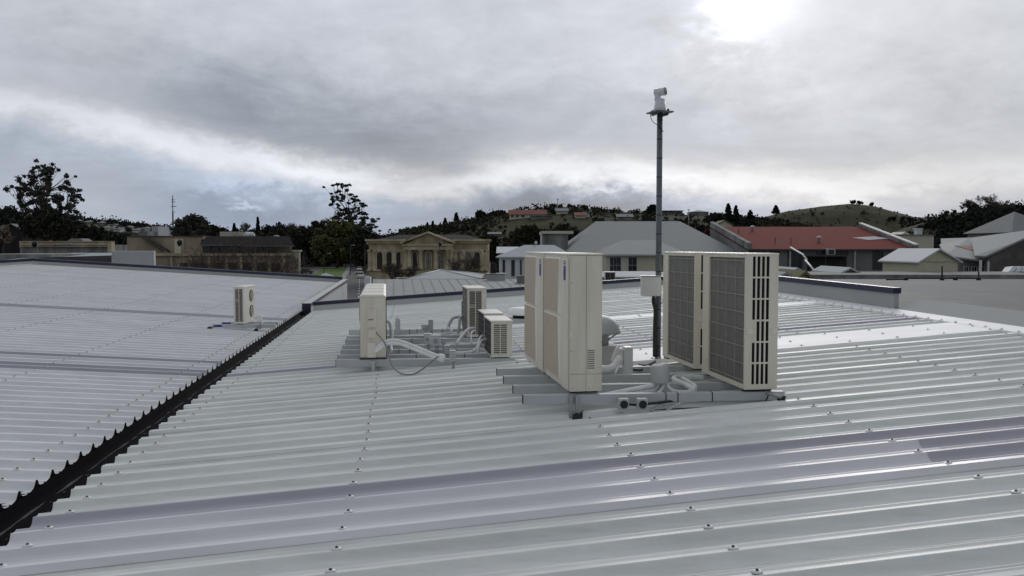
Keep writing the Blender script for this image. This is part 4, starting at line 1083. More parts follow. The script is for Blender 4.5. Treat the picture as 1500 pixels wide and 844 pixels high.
def arch_win(x0, x1, y0, y1, Yw, pale):
    xa, xb = X(x0), X(x1); xm = (xa + xb) / 2; w = (xb - xa) / 2; zb, zt = Z(y1), Z(y0) - w
    ring = [(xa, zb), (xb, zb)] + [(xm + w * math.cos(math.pi * k / 10), zt + w * math.sin(math.pi * k / 10)) for k in range(0, 11)]
    mb = MB()
    outer = [(xa - .22, zb), (xa - .22, zt)] + [(xm - (w + .22) * math.cos(math.pi * k / 10), zt + (w + .22) * math.sin(math.pi * k / 10)) for k in range(1, 10)] + [(xb + .22, zt), (xb + .22, zb)]
    inner = [(xa, zb), (xa, zt)] + [(xm - w * math.cos(math.pi * k / 10), zt + w * math.sin(math.pi * k / 10)) for k in range(1, 10)] + [(xb, zt), (xb, zb)]
    for k in range(len(outer) - 1):
        mb.prism([(outer[k][0], Yw - .25, outer[k][1]), (outer[k + 1][0], Yw - .25, outer[k + 1][1]), (inner[k + 1][0], Yw - .25, inner[k + 1][1]), (inner[k][0], Yw - .25, inner[k][1])], (0, .248, 0))
    mb.box(xm - .12, xm + .12, Yw - .32, Yw - .25, zt + w, zt + w + .4)
    f = mb.build('window', M['stone_lt'], cl)
    mb = MB(); mb.prism([(x, Yw - .05, z) for x, z in ring], (0, .045, 0)); mb.build('pane', M['blind' if pale else 'glass'], f)
    mb = MB(); mb.box(xm - .04, xm + .04, Yw - .1, Yw - .055, zb, zt + w * .95); mb.box(xa, xb, Yw - .1, Yw - .056, (zb + zt) / 2 - .05, (zb + zt) / 2 + .05); mb.build('frame', M['timber'], f)
for x0, x1, p in ((552.3, 560.3, 0), (566.8, 574.4, 0), (580.8, 588.5, 0), (668.3, 674.6, 1), (681.5, 688.5, 1), (695, 703, 0)): arch_win(x0, x1, 369.3, 394, Yc - .01, p)
for x0, x1, p in ((605.2, 611.4, 0), (624.2, 631.8, 1), (644.2, 651, 1)): arch_win(x0, x1, 369.5, 394.5, Yc - .51, p)

# ---- flat seamed roof next door, with its small structures
Yn = 33.
nb = empty('neighbour_building', 'low building with pale seamed flat roof just beyond the navy capped parapet', 'building', Vector((-3, 60, 0)))
zr = EYE - 3.0
mb = MB(); mb.prism([(-5.6, 34., 0), (8.5, 34., 0), (8.5, 75.2, 0), (-12.4, 75.2, 0)], (0, 0, zr - .003)); mb.build('wall', M['white'], nb)
mb = MB(); mb.prism([(-5.7, 33.9, zr), (8.6, 33.9, zr), (8.6, 75.4, zr), (-12.55, 75.4, zr)], (0, 0, .1)); mb.build('roof', M['seam'], nb)
mb = MB()
for k in range(26):
    x1_ = -12.2 + k * .8; x0_ = x1_ + 6.2 * max(0, 1 - k / 26)
    mb.prism([(x0_ - .02, 34.2, zr + .101), (x0_ + .02, 34.2, zr + .101), (x0_ + .02, 34.2, zr + .14), (x0_ - .02, 34.2, zr + .14)], (x1_ - x0_, 41, 0))
mb.build('standing_seam', M['seam'], nb, kind='stuff')
mb = MB(); zt = P(540, 405.5, 46).z; mb.prism([(P(535.3, 410, 46).x, 45.6, 0), (P(535.3, 410, 46).x, 45.6, zt), (P(543.6, 410, 46).x, 45.6, zt), (P(545, 430, 46).x, 45.6, zr - 2), (P(545, 430, 46).x, 45.6, 0)], (0, .5, 0)); mb.build('parapet', M['white'], nb)
Yp = 82.
a = P(600, 413, Yp - 7); b = P(697, 413, Yp - 7); top = P(645.5, 395.3, Yp)
pr = empty('pyramid_roof', 'small grey pyramid shaped roof rising from the seamed flat roof', 'roof', Vector((top.x, Yp, zr)))
mb = MB(); xa, xb = P(594, 413, Yp - 6.5).x, P(704, 413, Yp - 6.5).x
v = mb._add([(xa, Yp - 6.5, zr + .12), (xb, Yp - 6.5, zr + .12), (xb, Yp + 6.5, zr + .12), (xa, Yp + 6.5, zr + .12), (top.x, Yp, top.z)])
for f in ((0, 1, 4), (1, 2, 4), (2, 3, 4), (3, 0, 4), (3, 2, 1, 0)): mb.face([v + i for i in f])
mb.build('roof', M['iron_lt'], pr)
mb = MB()
for xe, ye in ((xa, Yp - 6.5), (xb, Yp - 6.5), (xb, Yp + 6.5), (xa, Yp + 6.5)): mb.tube([(xe, ye, zr + .13), (top.x, Yp, top.z + .01)], .07, 6)
mb.build('hip_cap', M['tank'], pr)
mb = MB(); pbox(mb, 581, 741, 407.6, 419, 92, .4, 0, 0); pbox(mb, 579.5, 584, 407.4, 419, 91.7, .9, 0, 0); pbox(mb, 580, 742, 406.8, 407.6, 91.85, .7)
solo('garden_wall', 'low cream wall in front of the classical building', 'wall', mb, M['cream'], (P(660, 419, 92).x, 92, 0))
mb = MB(); pbox(mb, 668, 701, 408.2, 420, 90, 1.2, 0, 0); solo('dark_recess_panel', 'dark navy panel standing in for the dark recess at the cream wall', 'screen', mb, M['navy'], (P(684, 419, 90).x, 90, 0))  # added panel, its dark colour stands for the shade of a recess
wt = empty('white_tank', 'pale boxy rooftop tank beside the white cottage', 'tank', P(727, 412, 73))
mb = MB(); pbox(mb, 713, 740, 401.5, 413, 72, 1.5, 0, zr); mb.build('tank', M['tank'], wt, bevel=.06)
mb = MB(); pbox(mb, 712, 741, 400.7, 401.5, 71.9, 1.7); mb.build('lid', M['tank'], wt)
mb = MB(); pbox(mb, 718, 727, 391, 400.6, 72.5, .8); pbox(mb, 720, 725, 385, 391, 72.6, .5); solo('rooftop_fan', 'dark slatted fan housing on the pale boxy tank', 'fan', mb, M['slate'], P(722, 400, 80.5))
mb = MB(); pbox(mb, 757, 790, 404, 413, 66, 1.5, 0, zr); solo('concrete_block', 'pale concrete block by the tall plain unit on the flat roof', 'block', mb, M['concrete'], P(770, 413, 66))

# ---- cottage, big hip roofed hall, concrete annex
ct = house('white_cottage', 'white weatherboard cottage with a pale grey hipped roof', 'house', 731, 838, 378, 360.5, 88, 11, 'white', 'iron_lt', 'hip', 0, ((736.5, 739.5, 381, 402), (749.5, 753.5, 381.5, 404), (762, 764, 381, 404)), rx0=768, rx1=812, bars=0)
mb = MB(); q = P(785, 361, 93.5); mb.lathe(q, [(.10, -.2), (.10, .3), (.22, .32), (.05, .6)], 8); mb.build('finial', M['white'], ct)
hl = house('hip_roofed_hall', 'large cream hall under a broad grey hipped iron roof', 'building', 826, 1096, 381, 325.5, 104, 34, 'cream', 'iron_grey', 'hip', 0, oh=.5, rx0=873, rx1=996)
# its wing
Yw = 96.
x0, x1 = P(888, 373, Yw).x, P(960, 373, Yw).x
ze = P(888, 373.5, Yw).z; zt = P(910, 352, Yw + 9).z
mb = MB(); mb.box(x0, x1, Yw, 104.5, 0, ze - .004); mb.box(x1 + .002, P(1040, 373, Yw).x, Yw + 3, 104.5, 0, ze - .006); mb.build('wall', M['cream'], hl)
mb = MB()
xa, xb = x0 - .4, P(1012, 373, Yw + 2.5).x
v = mb._add([(xa, Yw - .4, ze), (x1 + .4, Yw - .4, ze), (xb, Yw + 2.6, ze), (xb, 112, ze + .1), (xa, 112, ze + .1), (P(913, 352, Yw + 8).x, Yw + 8, zt), (P(962, 352, Yw + 8).x, Yw + 8, zt)])
for f in ((0, 1, 6, 5), (1, 2, 6), (2, 3, 6), (3, 4, 5, 6), (4, 0, 5), (4, 3, 2, 1, 0)): mb.face([v + i for i in f])
mb.build('roof', M['iron_grey'], hl)
mb = MB(); mb.box(xa - .05, x1 + .45, Yw - .55, Yw - .405, ze - .12, ze + .06); mb.build('gutter', M['tank'], hl)
for w in ((893.5, 898.5), (898.9, 903.5), (904, 909.5), (920.5, 926), (926.6, 932.7)):
    window(hl, P(w[0], 380, Yw).x, P(w[1], 380, Yw).x, P(900, 400.5, Yw).z, P(900, 377, Yw).z, Yw - .003, M['white'], M['glass'], 0, rows=2)
ax = empty('concrete_annex', 'stained grey concrete block standing against the hip roofed hall', 'building', P(812, 361, 116))
mb = MB(); pbox(mb, 796, 832, 343, 370, 112, 9, 0, 0); mb.build('wall', M['concrete'], ax)
mb = MB(); pbox(mb, 793.5, 840, 338.5, 342.5, 111.6, 9.8); mb.build('roof', M['cream'], ax)
mb = MB(); q = P(791.5, 340, 111.8); mb.box(q.x, q.x + .2, 111.7, 111.9, 0, q.z); mb.build('downpipe', M['white'], ax)
ac = empty('rooftop_condenser', 'small dark condenser on the ledge below the hall windows', 'air conditioner', P(893, 410, 60))
mb = MB(); pbox(mb, 886, 901.5, 398.3, 410.5, 58, .5); mb.build('body', M['white_e'], ac, bevel=.02)
mb = MB(); pbox(mb, 887, 893.6, 399.5, 410, 57.97, .02); pbox(mb, 894.2, 900.6, 399.5, 410, 57.97, .02); mb.build('grille', M['coil_dark'], ac)
mb = MB(); pbox(mb, 840, 1000, 407.5, 425, 59, 9, 0, 0); 
lr = empty('low_building', 'low grey roof below the hall windows beyond the parapet', 'building', P(850, 410, 63))
mb.build('wall', M['white'], lr); mb = MB(); a = P(838, 407.4, 58.8); b = P(1010, 407.4, 58.8); mb.box(a.x, b.x, 58.6, 72, a.z, a.z + .1); mb.build('roof', M['iron_lt'], lr)

# ---- red roofed warehouse
Yr = 100.
rw = empty('red_roofed_warehouse', 'long grey walled warehouse under a faded red iron roof', 'building', P(1200, 362, Yr + 9))
zf = lambda py: P(1200, py, Yr).z
mb = MB(); xa, xb = P(1096, 366, Yr).x, P(1334, 366, Yr).x
ze = zf(366.5); zrg = P(1200, 333.5, Yr + 20).z; xra, xrb = P(1040, 333.5, Yr + 20).x, P(1258, 333.5, Yr + 20).x
mb.prism([(xa, Yr, 0), (xb, Yr, 0), (xb, Yr, ze), (xa, Yr, ze)], (0, .5, 0))
mb.prism([(xb - .5, Yr + .5, 0), (xrb - .5, Yr + 20, 0), (xrb - .5, Yr + 20, zrg - .1), (xb - .5, Yr + .5, ze)], (.5, 0, 0))
mb.prism([(xa, Yr + .5, 0), (xra, Yr + 20, 0), (xra, Yr + 20, zrg - .1), (xa, Yr + .5, ze)], (.5, 0, 0))
mb.build('wall', M['greywall'], rw)
mb = MB(); mb.prism([(xa - .2, Yr - .5, ze + .002), (xb + .2, Yr - .5, ze + .002), (xrb, Yr + 20, zrg), (xra, Yr + 20, zrg)], (0, 0, .12))
mb.prism([(xra, Yr + 20.01, zrg), (xrb, Yr + 20.01, zrg), (xrb, Yr + 38, ze), (xra, Yr + 38, ze)], (0, 0, .12)); mb.build('roof', M['iron_red'], rw)
for p, q in (((xb + .2, Yr - .5, ze + .1), (xrb, Yr + 20, zrg + .1)), ((xa - .2, Yr - .5, ze + .1), (xra, Yr + 20, zrg + .1))):
    p = Vector(p); q = Vector(q); mb = MB(); hh = .42 if p.x > 30 else .75; mb.prism([p, p + Vector((.5, 0, 0)), p + Vector((.5, 0, hh)), p + Vector((0, 0, hh))], q - p)
    mb.build('parapet', M['concrete'], rw)
mb = MB()
p = Vector((xb + .15, Yr - .52, ze + .53)); q = Vector((xrb - .05, Yr + 20, zrg + .53)); mb.prism([p, p + Vector((.6, 0, 0)), p + Vector((.6, 0, .17)), p + Vector((0, 0, .17))], q - p)
mb.build('coping', M['tank'], rw)
mb = MB(); mb.box(xa - .2, xb + .2, Yr - .65, Yr - .505, ze - .02, ze + .13); mb.build('gutter', M['timber'], rw)
for w in ((1134, 1140, 369, 394), (1154, 1157, 368, 396), (1160, 1174, 369, 396), (1197, 1211, 366.8, 372), (1226, 1241, 369, 374), (1279, 1288, 369, 394), (1289.5, 1293, 369, 394)):
    window(rw, P(w[0], 380, Yr).x, P(w[1], 380, Yr).x, zf(w[3]), zf(w[2]), Yr - .003, M['timber'], M['glass'], 1)
mb = MB(); pbox(mb, 1183, 1209, 376, 398, Yr - .06, .05, 0, 0); pbox(mb, 1210.5, 1240, 376, 398, Yr - .06, .05, 0, 0); mb.build('roller_door', M['slate'], rw)
mb = MB(); pbox(mb, 1180, 1242, 373.8, 375.6, Yr - 1.1, 1.08); mb.build('awning', M['timber'], rw)
mb = MB(); pbox(mb, 1251.5, 1253.5, 367, 398, Yr - .3, .25, 0, 0); pbox(mb, 1156.5, 1158.5, 367, 398, Yr - .3, .25, 0, 0); mb.build('downpipe', M['tank'], rw)
def on_red(px, py):
    n = Vector((0, -(zrg - ze), 20.5)).normalized(); return hit(px, py, Vector((xa, Yr - .5, ze + .12)), n)
for i, (px, py) in enumerate(((1102, 338), (1199.5, 354))):
    q = on_red(px, py); mb = MB(); mb.lathe(q - Vector((0, 0, .1)), [(.16, 0), (.16, .5), (.30, .52), (.30, .72), (.1, .8)], 10)
    solo('roof_vent', ['white capped vent near the ridge of the red roof', 'white capped vent near the eave of the red roof'][i], 'roof vent', mb, M['white'], q, 'vents on the red roof')
for i, (px, py) in enumerate(((1082, 342), (1135.5, 356), (1158.5, 357))):
    q = on_red(px, py); mb = MB(); mb.tube([q - ZV * .1, q + ZV * .75], .05, 6)
    solo('vent_pipe', ['dark vent pipe near the gable end of the red roof', 'dark vent pipe near the eave of the red roof', 'dark vent pipe directly above the leaning pole'][i], 'pipe', mb, M['lamp'], q, 'pipes on the red roof')
mb = MB(); q = on_red(1288, 351); d1 = Vector((3.4, 1.2, 1.2 * (zrg - ze) / 20.5)); d2 = Vector((-1.2, 2.0, 2.0 * (zrg - ze) / 20.5)); q = q + ZV * .02; mb.prism([q - d1 / 2, q + d1 / 2, q + d1 / 2 + d2, q - d1 / 2 + d2], (0, 0, .03)); mb.build('skylight_sheet', M['iron_lt'], rw)
ec = empty('rooftop_condenser', 'boxy pale condenser under the eave of the red roofed warehouse', 'air conditioner', P(1217, 373, Yr - .6))
mb = MB(); pbox(mb, 1212, 1224, 364.5, 373.6, Yr - 1.0, .75); mb.build('body', M['tank'], ec, bevel=.05)
mb = MB(); pbox(mb, 1214, 1222, 366, 372.5, Yr - 1.03, .02); mb.build('grille', M['coil_dark'], ec)
mb = MB(); mb.tube([P(1158, 362.5, 90), P(1176, 373, 86), P(1182, 380.5, 83)], .09, 6); mb.tube([P(1179.5, 381, 83), P(1196, 400, 77)], .09, 6)
solo('leaning_pole', 'long pale crooked pole leaning before the red roofed warehouse', 'pole', mb, M['white'], P(1196, 400, 77))

# ---- cream shed, grey roofed warehouse, house far behind
Ys = 72.
sh = empty('cream_shed', 'cream weatherboard shed with a pale gabled iron roof', 'shed', P(1350, 395, Ys))
# gable faces right and towards us
g0 = P(1346.5, 383, Ys - 1.2); g1 = P(1403, 383, Ys + 1.5); gm = P(1374, 366.2, Ys + .2); back = P(1293, 383.5, Ys + 5) - g0; back.z = 0
mb = MB(); mb.prism([Vector((g0.x, g0.y, 0)), Vector((g1.x, g1.y, 0)), g1, gm, g0], back); mb.build('wall', M['cream2'], sh)
mb = MB()
oo = (g0 - gm).normalized() * .5
f_ = -back.normalized() * .35; bk = back - f_ * 2
for e in (g0, g1):
    dd = (e - gm).normalized() * .45; p = [gm + f_ + ZV * .01, e + dd + f_ + ZV * .01, e + dd + f_ + ZV * .13, gm + f_ + ZV * .13]
    mb.prism(p if e is g0 else p[::-1], bk)
mb.build('roof', M['shed_roof'], sh)
mb = MB(); cross = (g1 - g0).normalized(); nf = Vector((cross.y, -cross.x, 0))
a = g0.lerp(g1, .02) + nf * .02; b = g0.lerp(g1, .98) + nf * .02
mb.prism([a, b, b + ZV * .12, a + ZV * .12], nf * .04)
mb.build('trim', M['cream2'], sh)
gw = empty('grey_roofed_warehouse', 'stone walled warehouse with a wide grey iron roof and red patch', 'building', P(1450, 360, 95))
pts = [P(1394, 372.5, 100), P(1443, 376, 92), P(1500, 348.5, 95), P(1570, 320, 97), P(1570, 334, 122), P(1500, 347.6, 120), P(1395, 349.5, 120)]
# two leaning planes
mb = MB()
A_, B_, Cc, D_ = P(1428, 374.8, 90), P(1444.5, 374.8, 90), P(1502, 347.6, 96), P(1420, 348.4, 112)
def slab(p): mb.prism([x for x in p], (0, 0, -.18))
slab([P(1428, 374.5, 90), P(1444.5, 374.8, 90), P(1560, 322, 90), P(1560, 330, 116), P(1422, 348.3, 116)][::1])
slab([P(1384, 374, 94), P(1432, 380.3, 91), P(1442, 380.3, 91), P(1418, 349.4, 117), P(1376, 358, 117)])
slab([P(1379, 362, 119), P(1378, 349.5, 140), P(1430, 347.9, 140), P(1430, 362, 119)])
mb.build('roof', M['iron_grey'], gw)
mb = MB(); a_, b_, c_ = P(1384, 374, 94), P(1432, 380.3, 91), P(1418, 349.4, 117); n_ = (b_ - a_).cross(c_ - a_).normalized(); slabp = [hit(x_, y_, a_, n_) for x_, y_ in ((1398, 360.5), (1437, 360.5), (1424, 367.6))]
mb.prism([p + ZV * .06 for p in slabp], (0, 0, -.04)); mb.build('roof_patch', M['brickred'], gw)
mb = MB(); a = P(1446, 375.2, 90.3); b = P(1560, 322.8, 90.3)
mb.prism([Vector((a.x, 90.3, 0)), Vector((b.x, 90.3, 0)), b, a], (0, .5, 0))
mb.build('wall', M['stonewall'], gw)
mb = MB(); pbox(mb, 1404, 1447, 381, 402, 92.5, .4, 0, 0); mb.build('wall', M['greywall'], gw)
for w in ((1412, 1418), (1423.5, 1430), (1434, 1441)): window(gw, P(w[0], 390, 92.4).x, P(w[1], 390, 92.4).x, P(1420, 398, 92.4).z, P(1420, 391, 92.4).z, 92.39, M['white'], M['glass'], 1)
mb = MB(); pbox(mb, 1436, 1438, 381, 408, 88, .2, 0, 0); pbox(mb, 1447.8, 1449, 383, 408, 88, .15, 0, 0); mb.build('post', M['white'], gw)
house('cream_parapet_house', 'pale parapeted house with a chimney behind the red roofed warehouse', 'house', 1306, 1368, 345, None, 150, 9, 'cream', 'concrete', 'flat', 0, oh=.2)
ch = [o for o in C.objects if o.get('label', '').startswith('pale parapeted')][0]
mb = MB(); pbox(mb, 1343.5, 1351, 335.5, 346, 152, 1.2); pbox(mb, 1342.5, 1352, 334.5, 336, 151.9, 1.4); mb.build('chimney', M['white'], ch)
mb = MB(); pp = [P(1318, 344.5, 151), P(1336, 344.5, 151), P(1327, 339.5, 151)]; mb.prism(pp, (0, 5, 0)); mb.build('gable', M['cream'], ch)
house('hillside_house', 'grey roofed house at the picture edge below the bare tree', 'house', 1484, 1560, 341, 311, 160, 16, 'greywall', 'iron_old', 'hip', 0, oh=.6)
for i, px in enumerate((1477, 1486, 1495)):
    mb = MB(); p = P(px + 1, 398, 76); q = P(px + 7, 390, 76.5); mb.prism([p, p + Vector((.45, 0, 0)), q + Vector((.45, 0, 0)), q], (0, 1.2, -.1))
    solo('lean_to_sheet', ['pale leaning roofing sheet nearest the cream shed', 'pale leaning roofing sheet between two others', 'pale leaning roofing sheet nearest the picture edge'][i], 'sheet', mb, M['white'], p, 'leaning sheets by the stone wall')

# ---- dull grey neighbour roof beyond the ridge
gr = empty('grey_roofed_block', 'wide dull grey roof beyond the navy capped ridge wall', 'building', Vector((22, 40, 0)))
mb = MB(); z0_, z1_ = EYE - 1.22, P(1300, 409, 62).z
a = RS(RIDGE + 1.1, -9); b = RS(RIDGE + 1.1, TFAR + 1)
near = [(a.x, a.y), (b.x, b.y)]
zz = lambda y: z0_ + (z1_ - z0_) * (y - 16) / (62 - 16)
mb.prism([(near[0][0], near[0][1], zz(16) ), (60, near[0][1], zz(16)), (60, 16, zz(16)), (60, 62, zz(62)), (near[1][0], 62, zz(62)), (near[1][0], near[1][1], zz(near[1][1]))], (0, 0, -.3)); mb.build('roof', M['dusk'], gr)
mb = MB(); mb.box(near[1][0] + .2, 59.5, near[1][1] + .5, 61.5, 0, zz(62) - .31); mb.build('wall', M['concrete'], gr)
mb = MB(); pbox(mb, 1130, 1560, 402.5, 409, 63, 8, 0, 0); 
g2 = empty('pale_roofed_block', 'long pale roof strip before the red roofed warehouse', 'building', P(1300, 408, 66)); mb.build('wall', M['concrete'], g2)
mb = MB(); p = P(1120, 407.8, 62.6); q = P(1570, 407.8, 62.6); zz2 = P(1200, 401.3, 73).z; mb.prism([(p.x, 62.6, p.z), (q.x, 62.6, p.z), (q.x + 8, 73, zz2), (p.x + 2, 73, zz2)], (0, 0, -.06)); mb.build('roof', M['iron_old'], g2)
def gablet(px, w, ye, yr, Y, dep, wall, roof, label):
    a = P(px - w, ye, Y); b = P(px + w, ye, Y); t = P(px, yr, Y)
    r = empty('roof_gable', label, 'gable', Vector((t.x, Y, a.z)), 'little gables on the neighbouring roofs')
    mb = MB(); mb.prism([a - ZV * .8, b - ZV * .8, b, t, a], (0, dep, 0)); mb.build('wall', M[wall], r)
    mb = MB(); th = .16
    oa = (a - t).normalized() * .2; ob = (b - t).normalized() * .2
    for e, o_ in ((a, oa), (b, ob)): 
        pl = [t + Vector((0, -.3, .01)), e + o_ + Vector((0, -.3, .01)), e + o_ + Vector((0, -.3, th)), t + Vector((0, -.3, th))]
        mb.prism(pl if e is a else pl[::-1], (0, dep + .6, 0))
    mb.build('roof', M[roof], r)
gablet(1149.5, 18, 413, 403, 40, 3.5, 'iron_lt', 'iron_grey', 'grey little gable on the roof beside the mossy one')
gablet(1177.5, 13, 412.5, 401, 41.5, 3.5, 'cream', 'moss', 'cream little gable with a mossy tiled roof')
gablet(1244.5, 12, 400.5, 394.5, 68, 6, 'iron_old', 'iron_lt', 'small pale gable before the dark roller doors')
gablet(1167, 6, 398, 394.8, 70, 6, 'iron_old', 'iron_lt', 'tiny pale gable below the leaning pole')
gt = empty('pipe_rail', 'black pipe run on short posts along the grey roof', 'pipe rail', P(1380, 410, 56))
mb = MB(); mb.tube([P(1298, 409.6, 56), P(1326, 409.2, 56), P(1327, 407.3, 56), P(1433.5, 407.3, 56)], .055, 6); mb.build('pipe', M['lamp'], gt)
mb = MB()
for px, y0, y1 in ((1327, 404.5, 411), (1380, 389.5, 411.5), (1399.5, 406, 410.5), (1433.5, 398, 411)):
    a, b = P(px, y1, 56), P(px, y0, 56); mb.tube([a, b], .055, 6)
    mb.lathe(a, [(.16, 0), (.13, .2), (.06, .25)], 8)
mb.build('post', M['lamp'], gt)

# ---- left part of the town
lw = empty('cream_parapet_building', 'low cream building with a long parapet and faded white plaque', 'building', P(95, 364, 140))
mb = MB(); pbox(mb, 29, 161, 358.5, 374, 140, 10, 0, 0); mb.build('wall', M['concrete'], lw)
mb = MB(); pbox(mb, 28.5, 161.5, 353.8, 359.5, 139.7, 1.0); pbox(mb, 28, 162.5, 353.3, 354.2, 139.4, 1.4); pbox(mb, 28, 162, 360.6, 361.5, 139.5, .5); pbox(mb, 157.5, 163.5, 355, 367, 139.2, 1.2, 0, 0); mb.build('parapet', M['stone_lt'], lw)
mb = MB(); a = [P(98, 354, 140.5), P(104, 349.5, 140.5), P(117, 349.5, 140.5), P(124, 354, 140.5)]; mb.prism(a, (0, 3, 0)); mb.build('roof', M['iron_old'], lw)
mb = MB(); pbox(mb, 83, 106, 356.2, 359, 139.6, .08); pl = mb.build('plaque', M['white'], lw)
mb = MB()
rr = random.Random(3); x = 84.4
while x < 104.5:
    w = rr.uniform(.5, 1.0); pbox(mb, x, x + w, 357.1, 358.2, 139.55, .03); x += w + rr.choice((.25, .3, .3, .9))
mb.build('worn_print', M['timber'], pl)
mb = MB(); pbox(mb, -60, 75, 372.5, 384.6, 70, 12, 0, 0)
fb = empty('flat_grey_building', 'flat pale roofed building at the far edge beside the dark block wall', 'building', P(20, 380, 72)); mb.build('wall', M['concrete'], fb)
mb = MB(); a = P(-60, 379, 62); b = P(57, 379, 62); mb.prism([(a.x, 62, a.z - .45), (b.x, 62, a.z - .45), (b.x + .3, 78, P(50, 370.5, 78).z), (a.x, 78, P(50, 370.5, 78).z)], (0, 0, -.15)); mb.build('roof', M['iron_lt'], fb)
mb = MB(); A = [P(56.5, 377.5, 58), P(163.2, 374.2, 58), P(163.2, 398, 58), P(56.5, 398, 58)]
for p in A[2:]: p.z = 0
mb.prism(A[::-1], (0, .4, 0)); solo('dark_block_wall', 'dark sooty block wall beside the white cladding panel', 'wall', mb, M['darkwall'], Vector((A[3].x, 58, 0)))
wp = empty('white_cladding_wall', 'bright white horizontally clad wall panel above the navy capping', 'wall', P(194, 385, 56))
mb = MB(); pbox(mb, 163.5, 225.6, 367.5, 400, 55.5, .3, 0, 0); mb.build('wall', M['white'], wp)
mb = MB()
for k in range(14): pbox(mb, 163.5, 225.6, 368.2 + k * 1.6, 369.5 + k * 1.6, 55.46, .035)
mb.build('cladding', M['white'], wp)
# mansard block with tan rear
Ym_ = 112.
ms = empty('mansard_building', 'brown office block with a dark slate mansard roof and tan wing', 'building', P(310, 380, Ym_))
mb = MB(); pbox(mb, 186, 300, 346.8, 374, Ym_ + 3, 16, 0, 0); mb.build('wall', M['tanwall'], ms)
mb = MB(); pbox(mb, 185, 296, 345.6, 346.8, Ym_ + 2.8, 16.4); mb.build('coping', M['timber'], ms)
mb = MB(); pbox(mb, 255, 267, 350, 374, Ym_ + 2.2, .78, 0, 0); mb.build('chimney_breast', M['cream'], ms)
mb = MB(); mb.tube([P(214, 347, Ym_ + 2.7), P(249, 369, Ym_ + 2.7)], .12, 6); mb.tube([P(207, 347.5, Ym_ + 2.7), P(240, 368, Ym_ + 2.7)], .08, 6); mb.build('pipe', M['timber'], ms)
mb = MB(); pbox(mb, 222, 428, 371, 410, Ym_, 3, 0, 0)
xr_, xl_ = P(426, 372, Ym_ + 3).x, P(297, 372, Ym_ + 3).x; zt_ = P(300, 358, Ym_ + 3).z
mb.prism([(xl_, Ym_ + 3.002, 0), (xr_, Ym_ + 3.002, 0), (P(427, 372, Ym_ + 17).x, Ym_ + 17, 0), (xl_, Ym_ + 17, 0)], (0, 0, zt_)); mb.build('wall', M['tanwall'], ms)
mb = MB()
a = [P(293, 357.5, Ym_ + 1.2), P(430, 361, Ym_ + 1.2), P(424, 346.8, Ym_ + 4), P(296.5, 346.2, Ym_ + 4)]
for p in (a[0], a[1]): p.z = P(300, 359, Ym_ + 1.2).z
a[2].z = a[3].z
b = [p + Vector((0, 14, 0)) for p in a]; b[2].y -= 3; b[3].y -= 3; b[1].x = P(429, 360, b[1].y).x; b[2].x = P(424, 360, b[2].y).x
v = mb._add(a + b)
for f in ((0, 1, 2, 3), (1, 5, 6, 2), (3, 2, 6, 7), (4, 0, 3, 7), (5, 4, 7, 6), (0, 4, 5, 1)): mb.face([v + i for i in f])
mb.build('mansard_roof', M['slate'], ms)
mb = MB(); pbox(mb, 293, 350, 358.8, 360, Ym_ + 1.0, .3); pbox(mb, 350, 430, 359.8, 361, Ym_ + 1.0, .3); mb.build('fascia', M['greywall'], ms)
for w in ((298, 309, 361, 370), (310, 321, 361, 370), (322, 334, 361, 370), (336, 350, 361.5, 370), (352, 367, 361.5, 370.5), (370, 386, 362, 371), (389, 405, 362, 371)):
    window(ms, P(w[0], 365, Ym_ + 3).x, P(w[1], 365, Ym_ + 3).x, P(300, w[3], Ym_ + 3).z, P(300, w[2], Ym_ + 3).z, Ym_ + 2.99, M['timber'], M['glass'], 1)
for w in ((265, 274), (285, 300), (313, 327), (333, 347), (354, 368), (376, 390), (397, 410)):
    window(ms, P(w[0], 385, Ym_).x, P(w[1], 385, Ym_).x, P(300, 396, Ym_).z, P(300, 386, Ym_).z, Ym_ - .003, M['timber'], M['glass'], 1)
mb = MB(); 
for x0 in (249, 277, 304, 330, 351, 372, 393, 414): pbox(mb, x0, x0 + 4, 376, 410, Ym_ - .3, .29, 0, 0)
pbox(mb, 222, 428.5, 371.5, 375, Ym_ - .4, .39); mb.build('pilaster', M['stone'], ms)
mb = MB(); pbox(mb, 428.4, 439, 367.5, 410, Ym_ + 1, .5, 0, 0); pbox(mb, 427.8, 439.8, 366.5, 368.5, Ym_ + .6, .95); cw = mb.build('wall', M['cream'], ms)
for k in range(3): window(ms, P(430 + k * 2.5, 385, Ym_ + 1).x, P(431.2 + k * 2.5, 385, Ym_ + 1).x, P(430, 394, Ym_ + 1).z, P(430, 378, Ym_ + 1).z, Ym_ + .99, M['cream'], M['glass'], 0)
q = P(365, 346, Ym_ + 8); mb = MB(); mb.lathe(q - ZV * .2, [(.82, 0), (.80, .45), (.55, .68), (.2, .75)], 18); solo('roof_dome', 'white skylight dome on the dark mansard roof', 'skylight', mb, M['white'], q)
q = P(405, 347, Ym_ + 7); mb = MB(); mb.lathe(q - ZV * .2, [(.45, 0), (.44, .3), (.2, .42)], 14); solo('roof_dome', 'tiny pale dome at the end of the mansard roof', 'skylight', mb, M['tank'], q)
mb = MB(); pbox(mb, 322, 360, 339.5, 347, Ym_ + 10, 4); solo('lift_housing', 'low cream housing on top of the mansard building', 'rooftop housing', mb, M['cream'], P(340, 347, Ym_ + 10))
mb = MB(); pbox(mb, 203, 216, 339, 347, Ym_ + 9, 3); pbox(mb, 206, 212, 335, 339, Ym_ + 9.2, 2); solo('lift_housing', 'grey stepped housing on the tan wing roof', 'rooftop housing', mb, M['concrete'], P(210, 347, Ym_ + 9))
